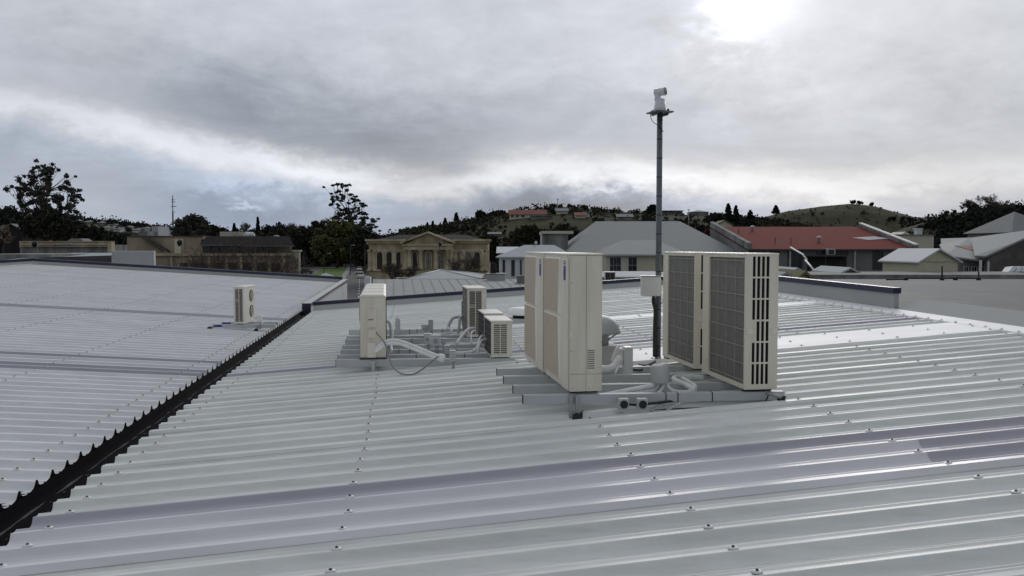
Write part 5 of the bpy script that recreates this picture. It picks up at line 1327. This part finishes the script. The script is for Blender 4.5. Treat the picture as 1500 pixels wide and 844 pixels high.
mb = MB(); pbox(mb, 222, 232, 331.5, 347, Ym_ + 12, 4); solo('lift_housing', 'tall pale block behind the tan wing roof', 'rooftop housing', mb, M['iron_lt'], P(227, 347, Ym_ + 12))
an = empty('antenna_mast', 'thin lattice radio mast above the tan wing', 'antenna', P(253.5, 346, Ym_ + 8))
a, b = P(253.8, 350, Ym_ + 8), P(252.8, 286.5, Ym_ + 8)
mb = MB(); mb.tube([a, a.lerp(b, .6)], .11, 6); mb.tube([a.lerp(b, .6), b], .06, 6); mb.build('post', M['lamp'], an)
mb = MB()
for t, w in ((.12, .5), (.35, .3), (.38, .5), (.62, .3), (.75, .55), (.85, .4), (.9, .3)):
    c = a.lerp(b, t); mb.tube([c - Vector((w * .5, 0, 0)), c + Vector((w, 0, 0))], .045, 5)
mb.build('antenna_arm', M['lamp'], an)

# ---- street lamps
def lamp(px, ybase, ytop, Y, label, arm, style='arm'):
    o = P(px, ybase, Y); o.z = 0 if style != 'wall' else o.z; t = P(px, ytop, Y)
    r = empty('street_lamp', label, 'street lamp', o, 'street lamps')
    mb = MB(); mb.tube([o, t], .11, 7, r1=.06); mb.build('post', M['lamp'], r)
    mb = MB(); e = P(px + arm, ytop - 1.5, Y)
    mb.tube([t, e], .05, 5); mb.build('arm', M['lamp'], r)
    mb = MB()
    if style == 'arm': mb.prism([e + Vector((-.5, -.15, -.1)), e + Vector((.5, -.15, 0)), e + Vector((.4, -.15, .16)), e + Vector((-.4, -.15, .1))], (0, .3, 0))
    else: mb.lathe(e - ZV * .75, [(.15, 0), (.30, .45), (.34, .5), (.10, .7), (.05, .85)], 8)
    mb.build('lamp_head', M['tank'] if style == 'arm' else M['lamp'], r)
lamp(266.5, 410, 353, 100, 'dark ornate street lamp in front of the tan wing', -4, 'lantern')
lamp(54, 400, 355, 100, 'dark ornate street lamp before the cream parapet building', -4, 'lantern')
lamp(474.5, 396, 373, 250, 'pale armed street lamp before the round green tree', 8)
lamp(513, 396, 361, 240, 'tall armed street lamp beside the round green tree', 4)
lamp(534.5, 420, 358, 150, 'dark street lamp at the corner of the classical building', 2.5, 'lantern')
lamp(643.6, 420, 356, 140, 'dark slender lamp post in front of the portico', 1, 'lantern')

# ---- cars
def car(label, o, yaw, m, group='cars along the street and park'):
    r = empty('parked_car', label, 'car', o, group); T = frame(o, yaw)
    mb = MB(T); mb.prism([(-2.1, -.85, .35), (2.1, -.85, .35), (2.15, -.85, .75), (1.2, -.85, .95), (-1.9, -.85, .98), (-2.15, -.85, .7)], (0, 1.7, 0)); mb.build('body', M[m], r, bevel=.08)
    mb = MB(T); mb.prism([(-1.75, -.72, .97), (1.05, -.72, .95), (.35, -.68, 1.45), (-1.3, -.68, 1.45)], (0, 1.42, 0)); mb.build('cabin', M['glass'], r, bevel=.05)
    mb = MB(T); mb.box(-1.3, .35, -.7, .72, 1.452, 1.49); mb.build('roof', M[m], r, bevel=.03)
    for x in (-1.35, 1.35):
        for y in (-.87, .67): mb = MB(T); mb.lathe((x, y, .33), [(.33, 0), (.33, .2)], 14, 0, (0, 1, 0)); mb.build('wheel', M['rubber'], r)
H_ = math.pi / 2
car('white car farthest up the street beside the classical building', gp(526.5, 397), H_ + .17, 'car_w')
car('silver car in the middle of the street queue', gp(526, 402), H_ + .17, 'car_s')
car('white car nearest in the street queue', gp(529, 407.5), H_ + .17, 'car_w')
car('dark car parked behind the cream columned wall', gp(449, 401), .1, 'car_d')
for i, (px, py, m, lb) in enumerate(((452, 388.5, 'car_w', 'white car parked farthest from the round tree across the lawn'), (466, 388.8, 'car_s', 'silver car parked beside the white one across the lawn'), (480, 388.8, 'car_r', 'red car parked behind the lamp across the lawn'), (497, 390.5, 'car_w', 'white car parked at the lawn edge below the tree'), (511, 391, 'car_s', 'silver car parked at the lawn edge below the tree'))):
    car(lb, gp(px, py), .05, m)
# ---- umbrella canopies and tent roof seen over the open parapet
q = P(478, 400, 70); mb = MB(); v = mb._add([P(463, 407, 69), P(497, 408.5, 69), P(497, 407, 74), P(463, 406, 74), P(476.5, 399.8, 71.5)])
for f in ((0, 1, 4), (1, 2, 4), (2, 3, 4), (3, 0, 4), (3, 2, 1, 0)): mb.face([v + i for i in f])
solo('tent_roof', 'pale pyramid tent roof just beyond the corner parapet', 'tent', mb, M['iron_lt'], q)

# ------------------------------------------------------------------ vegetation
def leaf_quads(cs, n, size, flat=1.):
    """cs: (k,4) centres and radii -> quads spread in each clump"""
    out = []
    for c in cs:
        d = RNG.normal(size=(n, 3)); d /= np.linalg.norm(d, axis=1)[:, None]
        rr = c[3] * np.minimum(1.35, np.abs(RNG.normal(size=n)) * .42 + .25 * RNG.random(n) + .12)
        p = c[:3] + d * rr[:, None] * np.array([1, 1, flat])
        u = RNG.normal(size=(n, 3)); u /= np.linalg.norm(u, axis=1)[:, None]
        w = np.cross(u, RNG.normal(size=(n, 3))); w /= np.linalg.norm(w, axis=1)[:, None]
        s = size * (.5 + RNG.random(n))[:, None]
        out.append(np.stack([p - u * s - w * s * .6, p + u * s - w * s * .6, p + u * s + w * s * .6, p - u * s + w * s * .6], 1))
    return np.concatenate(out)
def foliage_obj(name, arr, m, parent=None, loc=None, **tags):
    org = ORG[parent] if parent is not None else Vector(loc)
    a = arr.reshape(-1, 3) - np.array(org)
    me = bpy.data.meshes.new(name); n = len(arr)
    me.vertices.add(4 * n); me.vertices.foreach_set('co', a.astype(np.float32).ravel())
    me.loops.add(4 * n); me.loops.foreach_set('vertex_index', np.arange(4 * n, dtype=np.int32))
    me.polygons.add(n); me.polygons.foreach_set('loop_start', np.arange(0, 4 * n, 4, dtype=np.int32)); me.polygons.foreach_set('loop_total', np.full(n, 4, dtype=np.int32))
    me.materials.append(m); me.update(calc_edges=True); me.validate()
    o = bpy.data.objects.new(name, me); C.objects.link(o)
    if parent is not None: o.parent = parent
    else: o.location = org
    ORG[o] = org
    for k, v in tags.items(): o[k] = v
    return o
def clump_tree(name, label, base, clumps, n, size, leaf, trunk_r, flat=1., cat='tree', group=None, limbs=True, fork=.35):
    r = empty(name, label, cat, base, group)
    base = Vector(base); cs = [Vector(c[:3]) for c in clumps]; top = max(c.z for c in cs)
    cx = sum(c.x for c in cs) / len(cs); cy = sum(c.y for c in cs) / len(cs)
    fk = Vector((base.x * .5 + cx * .5, cy, base.z + (top - base.z) * fork))
    mb = MB(); mb.tube(arc([base, base.lerp(fk, .5) + Vector((.1, 0, 0)), fk], 4), trunk_r, 8, r1=trunk_r * .7)
    if limbs:
        prim = []; rl = .00026 * base.y
        for c in cs[::7]:
            m = fk.lerp(c, .72); m.z -= .06 * (c - fk).length
            prim.append(m)
            mb.tube(arc([fk, fk.lerp(m, .5) + Vector((-(m.x - fk.x) * .12, 0, (m - fk).length * .06)), m], 4), max(trunk_r * .38, rl * 1.6), 6, r1=max(trunk_r * .16, rl))
        for c in cs:
            m = min(prim, key=lambda q: (q - c).length + max(0, q.z - c.z) * 2)
            mb.tube(arc([m, m.lerp(c, .5) + Vector((0, 0, -.05 * (c - m).length)), c], 3), max(trunk_r * .13, rl), 4, r1=max(trunk_r * .05, rl * .5))
    mb.build('trunk', M['bark'], r)
    foliage_obj('crown', leaf_quads(np.array([tuple(c) for c in clumps]), n, size, flat), leaf, r)
    return r
def px_clumps(lst, Y, rad, jit):
    out = []
    for e in lst:
        p = P(e[0], e[1], Y); rr = (e[2] if len(e) > 2 else rad)
        out.append((p.x, Y + random.uniform(-jit, jit), p.z, rr / F * Y))
    return out
# big gum at the far left
Yg = 165.
g = [(215,103),(190,118),(240,98),(290,118),(345,118),(375,135),(405,160),(240,140),(300,165),(340,160),(260,175),(400,190),(360,190),(130,185),(165,185),(115,205),(190,215),(95,250),(80,265),(150,240),(120,235),(200,240),(245,215),(225,265),(270,245),(330,225),(370,225),(310,265),(420,245),(450,245),(475,262),(440,270),(145,290),(175,310),(215,300),(190,345),(235,340),(265,310),(300,300),(345,285),(390,285),(430,300),(310,345),(280,370),(215,375),(350,340),(395,335),(440,345),(465,355),(420,370),(370,375),(330,385)]
cl_ = px_clumps([(66 + (x / 4.22 - 66) * .9, 220 + y / 4.22, random.uniform(3.6, 6.2)) for x, y in g], Yg, 5, 4.)
cl2 = []
for _ in range(34):
    a_, b_ = random.sample(cl_, 2); t_ = random.uniform(.25, .75)
    if abs(a_[0] - b_[0]) < 5 and a_[2] > 12: cl2.append(tuple(a_[i] + (b_[i] - a_[i]) * t_ for i in range(4)))
for c in cl_:
    cl2.append(c)
    for _ in range(2):
        cl2.append((c[0] + random.gauss(0, .5), c[1] + random.gauss(0, .9), c[2] + random.gauss(-.1, .4), c[3] * random.uniform(.55, .95)))
clump_tree('gum_tree', 'tall open crowned gum tree standing high above the wooded slope', Vector((P(66, 362, Yg).x, Yg, 0)), cl2, 70, .15, M['leaf_gum'], .55, .75, fork=.42)
# second gum with layered plates
Yg = 370.
g = [(990,85,5),(1025,82,6),(1055,84,5),(1100,98,6),(1080,95,4),(1040,128,6),(1020,135,4),(1088,122,5),(990,160,6),(1010,158,4),(1070,162,6),(1110,150,5),(1000,185,6),(1030,182,4),(1140,178,6),(1120,172,4),(1155,185,4),(1010,212,6),(1035,210,4),(1085,200,5),(1165,200,5),(1185,222,6),(1175,235,4),(1050,240,8),(1085,235,7),(1115,235,7),(1020,262,8),(1060,265,9),(1100,262,9),(1140,258,8),(1180,262,7),(1195,268,5),(1005,295,8),(1045,300,10),(1090,295,10),(1135,290,9),(1175,295,8),(1210,292,7),(1235,300,6),(1250,315,6),(985,320,8),(1020,330,10),(1070,330,11),(1120,325,11),(1165,330,10),(1205,325,9),(1240,335,7),(1258,348,5),(1190,360,10),(1225,362,9),(1250,375,6),(1150,365,11),(1215,395,9),(1180,400,10),(1240,400,6)]
cl_ = px_clumps([(250 + x / 4.22, 250 + y / 4.22, r * .62) for x, y, r in g], Yg, 3, 6.)
clump_tree('gum_tree', 'gum tree with layered flat plates of foliage behind the round green tree', Vector((P(512, 380, Yg).x, Yg, 0)), cl_ + [(c[0] + random.gauss(0, 1.2), c[1] + random.gauss(0, 1.5), c[2] + random.gauss(-.3, .7), c[3] * .7) for c in cl_ for _ in range(2)], 80, .28, M['leaf_gum'], .8, .5, fork=.5)
def ell_clumps(cx, cy, rx_, ry_, Y, n, rad, dz=1.):
    out = []
    while len(out) < n:
        a = RNG.normal(size=3); a /= np.linalg.norm(a); k = (.45 + .55 * RNG.random() ** .6)
        if a[2] < -.55: continue
        p = P(cx + a[0] * rx_ * k, cy - a[2] * ry_ * k, Y); out.append((p.x, Y + a[1] * rx_ * k / F * Y * .8, p.z, rad * (.7 + .6 * RNG.random()) / F * Y))
    return out
clump_tree('round_tree', 'round mossy green tree between the gum and the mansard building', Vector((P(494, 392, 320).x, 320, 0)), ell_clumps(495, 362, 37, 38, 320, 130, 6.5), 130, .36, M['leaf_green'], .6)
k = 0
TREES = [('dome shaped dark tree beside the radio mast', 280, 336, 24, 19, 200, 60, 5, 'leaf_gum'), ('small dark bush tree behind the lift housing', 312, 340, 9, 9, 215, 20, 3.2, 'leaf_dark'),
         ('dark broad tree left of the layered gum tree', 466, 341, 14, 17, 400, 40, 5, 'leaf_dark'),
         ('dark bushy tree at the foot of the open gum tree', 74, 334, 40, 24, 156, 90, 6.5, 'leaf_dark'), ('broad dark tree on the wooded slope behind the cream parapet', 118, 349, 40, 17, 176, 90, 7, 'leaf_dark'),
         ('dark tree filling the slope behind the tan wing', 172, 353, 28, 11, 205, 60, 6, 'leaf_dark'), ('dark tree beyond the cream columned wall', 448, 365, 30, 32, 345, 90, 8, 'leaf_dark'), ('dark tree between the park and the classical building', 529, 368, 17, 34, 300, 70, 7, 'leaf_dark'),
         ('dark tree behind the park lamps', 410, 350, 30, 18, 330, 60, 7, 'leaf_dark'),
         ('dark round shrub tree behind the gable of the red roof', 1047, 322, 12, 8, 330, 30, 4, 'leaf_dark'),
         ('dark bushy tree beside the security camera pole on the ridge', 877 + 80, 308, 7, 8, 400, 24, 3, 'leaf_pine'),
         ('dark rounded tree against the classical building end', 722, 372, 9, 26, 190, 40, 4.5, 'leaf_dark'), ('low reddish dark tree behind the concrete annex', 775, 348, 22, 15, 210, 50, 5, 'scrub'),
         ('dark bush on the ridge top beside the long red roofed house', 730, 315, 11, 5.5, 385, 26, 3, 'leaf_pine'), ('dark bush on the ridge top near the small pines', 704, 316, 6, 7, 385, 20, 3, 'leaf_pine')]
for lb, cx, cy, rx_, ry_, Y, n, rad, lf in TREES:
    zb = 0 if Y < 360 else P(cx, cy + ry_, Y).z - 6
    clump_tree('dense_tree', lb, Vector((P(cx, 380, Y).x, Y, zb)), ell_clumps(cx, cy, rx_, ry_, Y, int(n * 1.3), rad * .9), 110, .0009 * Y + .07, M[lf], .35, group='dense dark trees around the town')
clump_tree('blossom_tree', 'pale blossoming bush tree at the left picture edge', Vector((P(4, 380, 150).x, 150, 0)), ell_clumps(3, 347, 13, 17, 150, 30, 4), 60, .16, M['leaf_blossom'], .2)
# conifers
def conifer(px, ytop, ybase, Y, w, label, zb=None, n=60, upright=1.):
    t = P(px, ytop, Y); b = P(px, ybase, Y); cs = []
    H = t.z - b.z; ww = w / F * Y
    for k in range(26):
        f = (k + .5) / 26; rr = ww * (1 - f) ** .8
        for q in range(4):
            a = random.uniform(0, 6.28); cs.append((t.x + math.cos(a) * rr * .8, Y + math.sin(a) * rr * .8, b.z + H * f + random.uniform(-.03, .03) * H, .10 * ww + .45 * rr * .8))
    clump_tree('conifer_tree', label, Vector((t.x, Y, (0 if zb is None else zb))), cs, n // 3, .0009 * Y, M['leaf_pine'], .3, .5, group='conifers on the hills', limbs=False, fork=.9)
conifer(668.5, 312.5, 333, 390, 6, 'broad dark pine on the slope above the classical building', P(668, 336, 390).z - 5)
conifer(652, 320.5, 334, 392, 4, 'smaller dark pine beside the broad one on the slope', P(652, 336, 392).z - 5)
conifer(634, 324.5, 336, 395, 1.4, 'thin spire shaped cypress on the slope', P(634, 338, 395).z - 4)
conifer(626, 327, 337, 395, 1.2, 'thinner shorter cypress on the slope', P(626, 338, 395).z - 4)
conifer(1067, 299, 332, 340, 9, 'spiky dark pine taller than the bush beside it behind the red roof', 0)
conifer(1078, 302, 332, 338, 8, 'second spiky dark pine crowding the taller one', 0)
conifer(1099, 309, 334, 345, 10, 'broad low pine near the grassy hill', 0)
conifer(1136.5, 301.5, 312, 470, 5, 'lone dark pine on the shoulder of the grassy hill', P(1136, 316, 470).z - 6)
conifer(377.5, 319, 342, 420, 3, 'slender layered pine on the skyline above the mansard roof', P(377, 345, 420).z - 8)
conifer(343, 328, 342, 420, 3, 'short pine on the skyline beside a bare tree', P(343, 345, 420).z - 8)
conifer(409, 326, 342, 420, 4, 'stout pine on the skyline near the layered gum', P(409, 345, 420).z - 8)
# bare trees
def bare_tree(label, base, H, spread, m, depth=6, r0=.16, name='bare_tree', group='bare winter trees', splits=3, seed=1, tr=.22):
    rmin = .00008 * base[1]
    rr = random.Random(seed); r = empty(name, label, 'tree', base, group)
    tk = MB(); tw = MB()
    def grow(p, d, L, rad, k):
        q = p + d * L; mid = p.lerp(q, .5) + Vector((rr.uniform(-1, 1), rr.uniform(-1, 1), rr.uniform(-.3, .5))) * L * .07
        (tk if k < 2 else tw).tube([p, mid, q], max(rad, rmin), 5 if k < 2 else 3, caps=False, r1=max(rad * .62, rmin))
        if k >= depth: return
        for j in range(splits if k > 0 else splits + 2):
            a = Vector((rr.gauss(0, 1) * spread, rr.gauss(0, 1) * spread, rr.gauss(.25, .35)))
            nd = (d + a * .8).normalized()
            if nd.z < -.1: nd.z = .1; nd.normalize()
            grow(q if j < splits - 1 else mid, nd, L * rr.uniform(.62, .86), rad * .6, k + 1)
    grow(Vector(base), Vector((rr.uniform(-.1, .1), rr.uniform(-.1, .1), 1)).normalized(), H * tr, r0, 0)
    zm = max(p.z for p in tw.v); bv = Vector(base); k_ = H / (zm - bv.z)
    for q_ in (tk, tw): q_.v = [bv + (p - bv) * k_ for p in q_.v]
    tk.build('trunk', m, r); tw.build('crown', m, r)
for i, (px, yt, Y, lb) in enumerate(((350, 336, 96, 'bare brown tree in front of the middle of the mansard building'), (394, 335, 97, 'bare brown tree before the mansard corner'), (318, 352, 98, 'bare brown tree below the mansard windows'), (283, 366, 99, 'low bare brown tree before the tan wing'), (421, 346, 100, 'bare brown tree beside the cream columned wall'))):
    H = P(px, yt, Y).z
    bare_tree(lb, Vector((P(px, 390, Y).x, Y, 0)), H, .75, M['twig'], 6, .13, seed=10 + i, tr=.26)
for i, (px, yt, Y, w, lb) in enumerate(((573, 384, 150, .9, 'bare thicket shrub at the classical building corner'), (668, 374, 150, .8, 'bare street tree before the portico end'), (697, 366, 148, .75, 'bare street tree before the far wing windows'), (590, 384, 152, .7, 'thin bare tree before the arched windows'))):
    bare_tree(lb, Vector((P(px, 390, Y).x, Y, 0)), P(px, yt, Y).z, w, M['twig'], 6, .12, seed=30 + i, tr=.24)
for i, (px, yt, yb_, Y, sp_, lb) in enumerate(((1450, 283, 325, 330, .8, 'wide bare crown standing highest on the wooded ridge'), (1420, 291, 322, 332, .8, 'lower bare crown beside the widest one on the ridge'), (1478, 292, 324, 335, .8, 'bare crown at the outer side of the ridge trees'))):
    zb = P(px, yb_, Y).z; bare_tree(lb, Vector((P(px, 330, Y).x, Y, zb)), P(px, yt, Y).z - zb, sp_, M['twig_mid'], 7, .10, seed=51 + i, tr=.2)
for i, (px, yt, Y, lb) in enumerate(((357, 325, 430, 'grey bare tree on the skyline by the slender pine'), (426, 325, 430, 'grey bare tree on the skyline by the stout pine'), (441, 328, 430, 'grey bare tree nearest the layered gum on the skyline'))):
    zb = P(px, 343, Y).z - 2; bare_tree(lb, Vector((P(px, 330, Y).x, Y, zb)), P(px, yt, Y).z - zb, .6, M['twig_pale'], 6, .30, seed=70 + i, tr=.27)

# ---- hills
def hill(name, pts, Y, fd, bd, m, rough=.8, seed=0, cut=None):
    pts = sorted(pts); xs = np.array([p[0] for p in pts], float); ys = np.array([p[1] for p in pts], float)
    px = np.arange(xs[0], xs[-1] + 1, 4.); py = np.interp(px, xs, ys)
    nf, nb_ = 26, 8
    def hgt(X_, Yq):
        """height of the hill over the ground at a world point"""
        pxr = 750 + X_ / Y * F; yr_ = np.interp(pxr, xs, ys); Hh = P(pxr, float(yr_), Y).z
        ed = min(1., max(0., (pxr - xs[0]) / 60.), max(0., (xs[-1] - pxr) / 60.)) if True else 1
        f = (Yq - (Y - fd)) / fd if Yq <= Y else 1 - (Yq - Y) / bd
        f = max(0., min(1., f)); s = f * f * (3 - 2 * f) * .45 + f * .55
        nz = mnoise.fractal(Vector((X_ * .03 + seed, Yq * .03, 0)), 1., 2., 4) * rough * min(1, 4 * f) * (1 if Yq != Y else .25)
        if cut is not None:
            pa = 750 + X_ / Yq * F; c_ = min(1., max(0., (pa - cut) / 45.)); s *= c_; nz *= c_
        return Hh * s + nz - .3
    mb = MB(); rows = []
    for j in range(nf + nb_ + 1):
        Yq = Y - fd + fd * j / nf if j <= nf else Y + bd * (j - nf) / nb_
        rows.append(mb._add([((p - 750) / F * Y, Yq, hgt((p - 750) / F * Y, Yq)) for p in px]))
    for j in range(len(rows) - 1):
        for i in range(len(px) - 1): mb.face([rows[j] + i, rows[j] + i + 1, rows[j + 1] + i + 1, rows[j + 1] + i], 0, True)
    setting(name, mb, M[m]); return hgt
h_mid = hill('wooded_hill', [(540, 352), (580, 345), (600, 338), (640, 333), (690, 321), (740, 313), (780, 306), (800, 303), (850, 303), (875, 306), (910, 309), (950, 312), (1010, 314), (1060, 318), (1110, 322), (1180, 335), (1240, 350)], 400, 190, 160, 'hill', 1.2, cut=530.)
h_grs = hill('grassy_hill', [(1040, 345), (1090, 326), (1115, 318.5), (1150, 309), (1200, 301.5), (1240, 298), (1270, 300), (1300, 309), (1325, 317), (1350, 318), (1380, 316), (1440, 318), (1520, 325), (1600, 335)], 500, 150, 200, 'hill_grass', .9, 5)
h_rgt = hill('ridge', [(1320, 345), (1345, 332), (1372, 316), (1400, 310), (1440, 307), (1500, 305.5), (1560, 305), (1640, 310), (1700, 330)], 340, 130, 120, 'hill', 1.0, 9)
h_lft = hill('far_ridge', [(-200, 300), (-60, 305), (0, 309), (40, 309), (80, 312), (120, 319), (160, 325), (200, 329), (250, 334), (330, 340), (440, 341), (540, 345), (640, 352)], 480, 150, 200, 'hill', 1.5, 14)
def scrub(name, hf, Y, fd, x0, x1, n, rad, q, size, m, dens=None, bias=1.0):
    cs = []
    while len(cs) < n:
        pxr = random.uniform(x0, x1); Yq = Y - fd * random.random() ** bias
        X_ = (pxr - 750) / F * Y
        if dens and random.random() > dens(pxr, (Y - Yq) / fd): continue
        if any(abs(X_ * h[1] / Yq - h[0]) < h[2] + 1.5 and h[1] - 40 < Yq < h[1] + 1 and random.random() < .93 for h in HOUSES): continue
        z = hf(X_, Yq); rr = rad * random.uniform(.45, 1.3)
        cs.append((X_, Yq, z + rr * .45, rr))
    foliage_obj(name, leaf_quads(np.array(cs), q, size, .8), M[m], None, (0, 0, 0), kind='stuff')
# bushes that stand out on the crest of the grassy hill
for i, (px, lb) in enumerate(((1247, 'lone dark bush on the crest of the grassy hill'), (1259, 'second dark bush just past the crest of the grassy hill'), (1274, 'dark bush lower down the far shoulder of the grassy hill'))):
    X_ = (px - 750) / F * 500; z = h_grs(X_, 500); clump_tree('hill_bush', lb, Vector((X_, 500, z)), [(X_ + random.uniform(-1, 1), 500 + random.uniform(-1, 1), z + .8 + random.uniform(0, .6), 1.0) for _ in range(5)], 30, .45, M['leaf_pine'], .1, cat='bush', group='bushes on the grassy hill', limbs=False)

# ---- hill houses
HOUSES = []
def hill_house(label, hf, Yh, px0, px1, ye, yr, Y, dep, wall, roof, kind='gable_x', wins=(), group='houses on the hills', name='hill_house'):
    if Y > 300:
        Y0 = Y = 398. if hf is h_mid else 470.
        while Y > Y0 - (170 if hf is h_mid else 125):
            X_ = ((px0 + px1) / 2 - 750) / F * Y; zs = hf(X_, Y)
            if 362 - (zs - EYE) * F / Y > ye + min(4.5, 2.0 + .12 * (px1 - px0)): break
            Y -= 2.
        HOUSES.append((X_, Y, (px1 - px0) / 2 / F * Y))
    X_ = ((px0 + px1) / 2 - 750) / F * Y; z = min(hf(X_, Y), P(px0, ye, Y).z - 2.2) - 1.5
    return house(name, label, 'house', px0, px1, ye, yr, Y, dep, wall, roof, kind, z, wins, oh=.5, group=group)
hill_house('long cream house with a red roof on the brow of the hill', h_mid, 400, 746, 800, 314.5, 308, 378, 9, 'cream', 'brickred', 'gable_x', ((749, 752, 315.5, 318), (756, 759, 315.5, 318), (764, 768, 315.5, 318)))
hill_house('smaller red roofed house beside the long red roofed one', h_mid, 400, 779, 800, 312, 306.5, 384, 8, 'cream', 'brickred', 'hip')
hill_house('pale house with a grey roof on the hilltop', h_mid, 400, 815, 832, 309.5, 305.5, 386, 8, 'cream', 'iron_old', 'gable_x')
hill_house('green grey blocky building set into the hillside', h_mid, 400, 778, 808, 316.5, None, 340, 8, 'greywall', 'iron_old', 'flat')
hill_house('small red roofed house below the hilltop near the white chalet', h_mid, 400, 843, 858, 316, 311.5, 372, 7, 'cream', 'brickred', 'gable_x')
hill_house('tiny white house at the end of the small red roof', h_mid, 400, 856, 864, 315, 311.5, 374, 6, 'white', 'iron_lt', 'gable_y')
hill_house('grey concrete cube house above the big hall roof', h_mid, 400, 883, 896, 313, None, 380, 8, 'concrete', 'iron_old', 'flat')
hill_house('low wide house with a pale roof above the hall ridge', h_mid, 400, 905, 927, 318, 314, 370, 8, 'concrete', 'iron_old', 'gable_x')
hill_house('wide flat house on the skyline beside the camera pole', h_mid, 400, 970, 1000, 309, None, 390, 8, 'concrete', 'slate', 'flat', ((973, 978, 310, 312.5), (982, 988, 310, 312.5), (991, 997, 310, 312.5)))
hill_house('skyline house nearest the spiky pines', h_mid, 400, 1012, 1038, 311, 308.5, 392, 8, 'concrete', 'iron_old', 'hip')
hill_house('cream cottage behind the gable end of the red roof', h_mid, 400, 1050, 1073, 330, 323.5, 250, 7, 'cream', 'moss', 'gable_y')
hill_house('stone retaining house front on the grassy spur', h_mid, 400, 716, 733, 343, 340.5, 330, 6, 'concrete', 'iron_old', 'gable_x')
hill_house('white roofed shed between the classical building and the cottage', h_mid, 400, 731, 756, 371, 362.5, 150, 8, 'greywall', 'white', 'gable_x')
hill_house('dark gabled house with white barge boards at the left edge', h_lft, 480, 4, 32, 338, 329.5, 170, 9, 'slate', 'iron_old', 'gable_y')
hill_house('red brick house half hidden in the trees on the slope', h_lft, 480, 36, 54, 322, 313.5, 215, 8, 'brickred', 'iron_lt', 'gable_y')
ph = None
spots_ = [(100, 328), (112, 324), (128, 326), (133, 332), (146, 327), (152, 334), (163, 330), (171, 336), (186, 333), (199, 337), (212, 335), (240, 338), (247, 342)]
for px, ye in spots_:
    Y = random.uniform(330, 420); w = random.uniform(4, 6.5)
    hill_house('one of many small pale roofed houses scattered over the wooded far ridge', h_lft, 480, px - w, px + w, ye, ye - random.uniform(2.2, 3.4), Y, 7, random.choice(('white', 'cream', 'concrete')), random.choice(('iron_old', 'iron_old', 'moss')), random.choice(('gable_x', 'hip')), group='small houses on the wooded far ridge', name='ridge_house')
for i, (px, y0, y1) in enumerate(((817, 291, 304), (798, 296, 305), (684, 316, 322), (1009, 306, 330))):
    a, b = P(px, y1, 392 if i < 3 else 300), P(px, y0, 392 if i < 3 else 300); mb = MB(); mb.tube([a - ZV * 2, b], .14, 5); mb.tube([b - Vector((.7, 0, .4)), b + Vector((.7, 0, -.4))], .08, 5)
    solo('aerial_mast', ['thin aerial mast on the hilltop above the pale house', 'short aerial mast beside the hilltop red roofs', 'thin aerial pole on the slope near the pines', 'pale pole leaning above the big hall roof'][i], 'mast', mb, M['lamp' if i < 3 else 'tank'], a, 'thin masts')

scrub('hill_scrub', h_mid, 399, 185, 545, 1200, 4600, 1.35, 15, .40, 'scrub', lambda p, f: 0 if (p < 690 and f > .35) else .35 if (690 < p < 780 and .1 < f < .5) else (.30 if 735 < p < 1050 and f < .34 else .8))
scrub('hill_wood', h_mid, 385, 170, 560, 1180, 620, 2.9, 40, .45, 'scrub_dark', lambda p, f: 0 if (p < 690 and f > .3) else .12 if 690 <= p < 760 and f < .6 else (.06 if f < .36 else 1.))
scrub('hill_scrub', h_grs, 499, 140, 1060, 1400, 330, 1.7, 26, .40, 'scrub_dark', lambda p, f: 1 if (1240 < p < 1320 and .35 < f < .8) else (.5 if f > .75 or p < 1100 else .015))
scrub('hill_scrub', h_grs, 499, 140, 1060, 1460, 420, .5, 9, .3, 'hill_bush', None)
pw = []
while len(pw) < 420:
    Yq = random.uniform(335, 410); pxr = random.uniform(405, 548); pw.append(((pxr - 750) / F * Yq, Yq, random.uniform(.2, 9.5) * random.random() ** .5, random.uniform(1.2, 2.2)))
foliage_obj('park_wood', leaf_quads(np.array(pw), 40, .42, .85), M['scrub_dark'], None, (0, 0, 0), kind='stuff')
scrub('ridge_wood', h_rgt, 341, 125, 1270, 1640, 2100, 2.1, 30, .42, 'scrub_dark', lambda p, f: 1 if p > 1338 else (f > .15))
scrub('ridge_wood', h_lft, 481, 145, -180, 620, 2900, 2.6, 24, .55, 'scrub_dark')
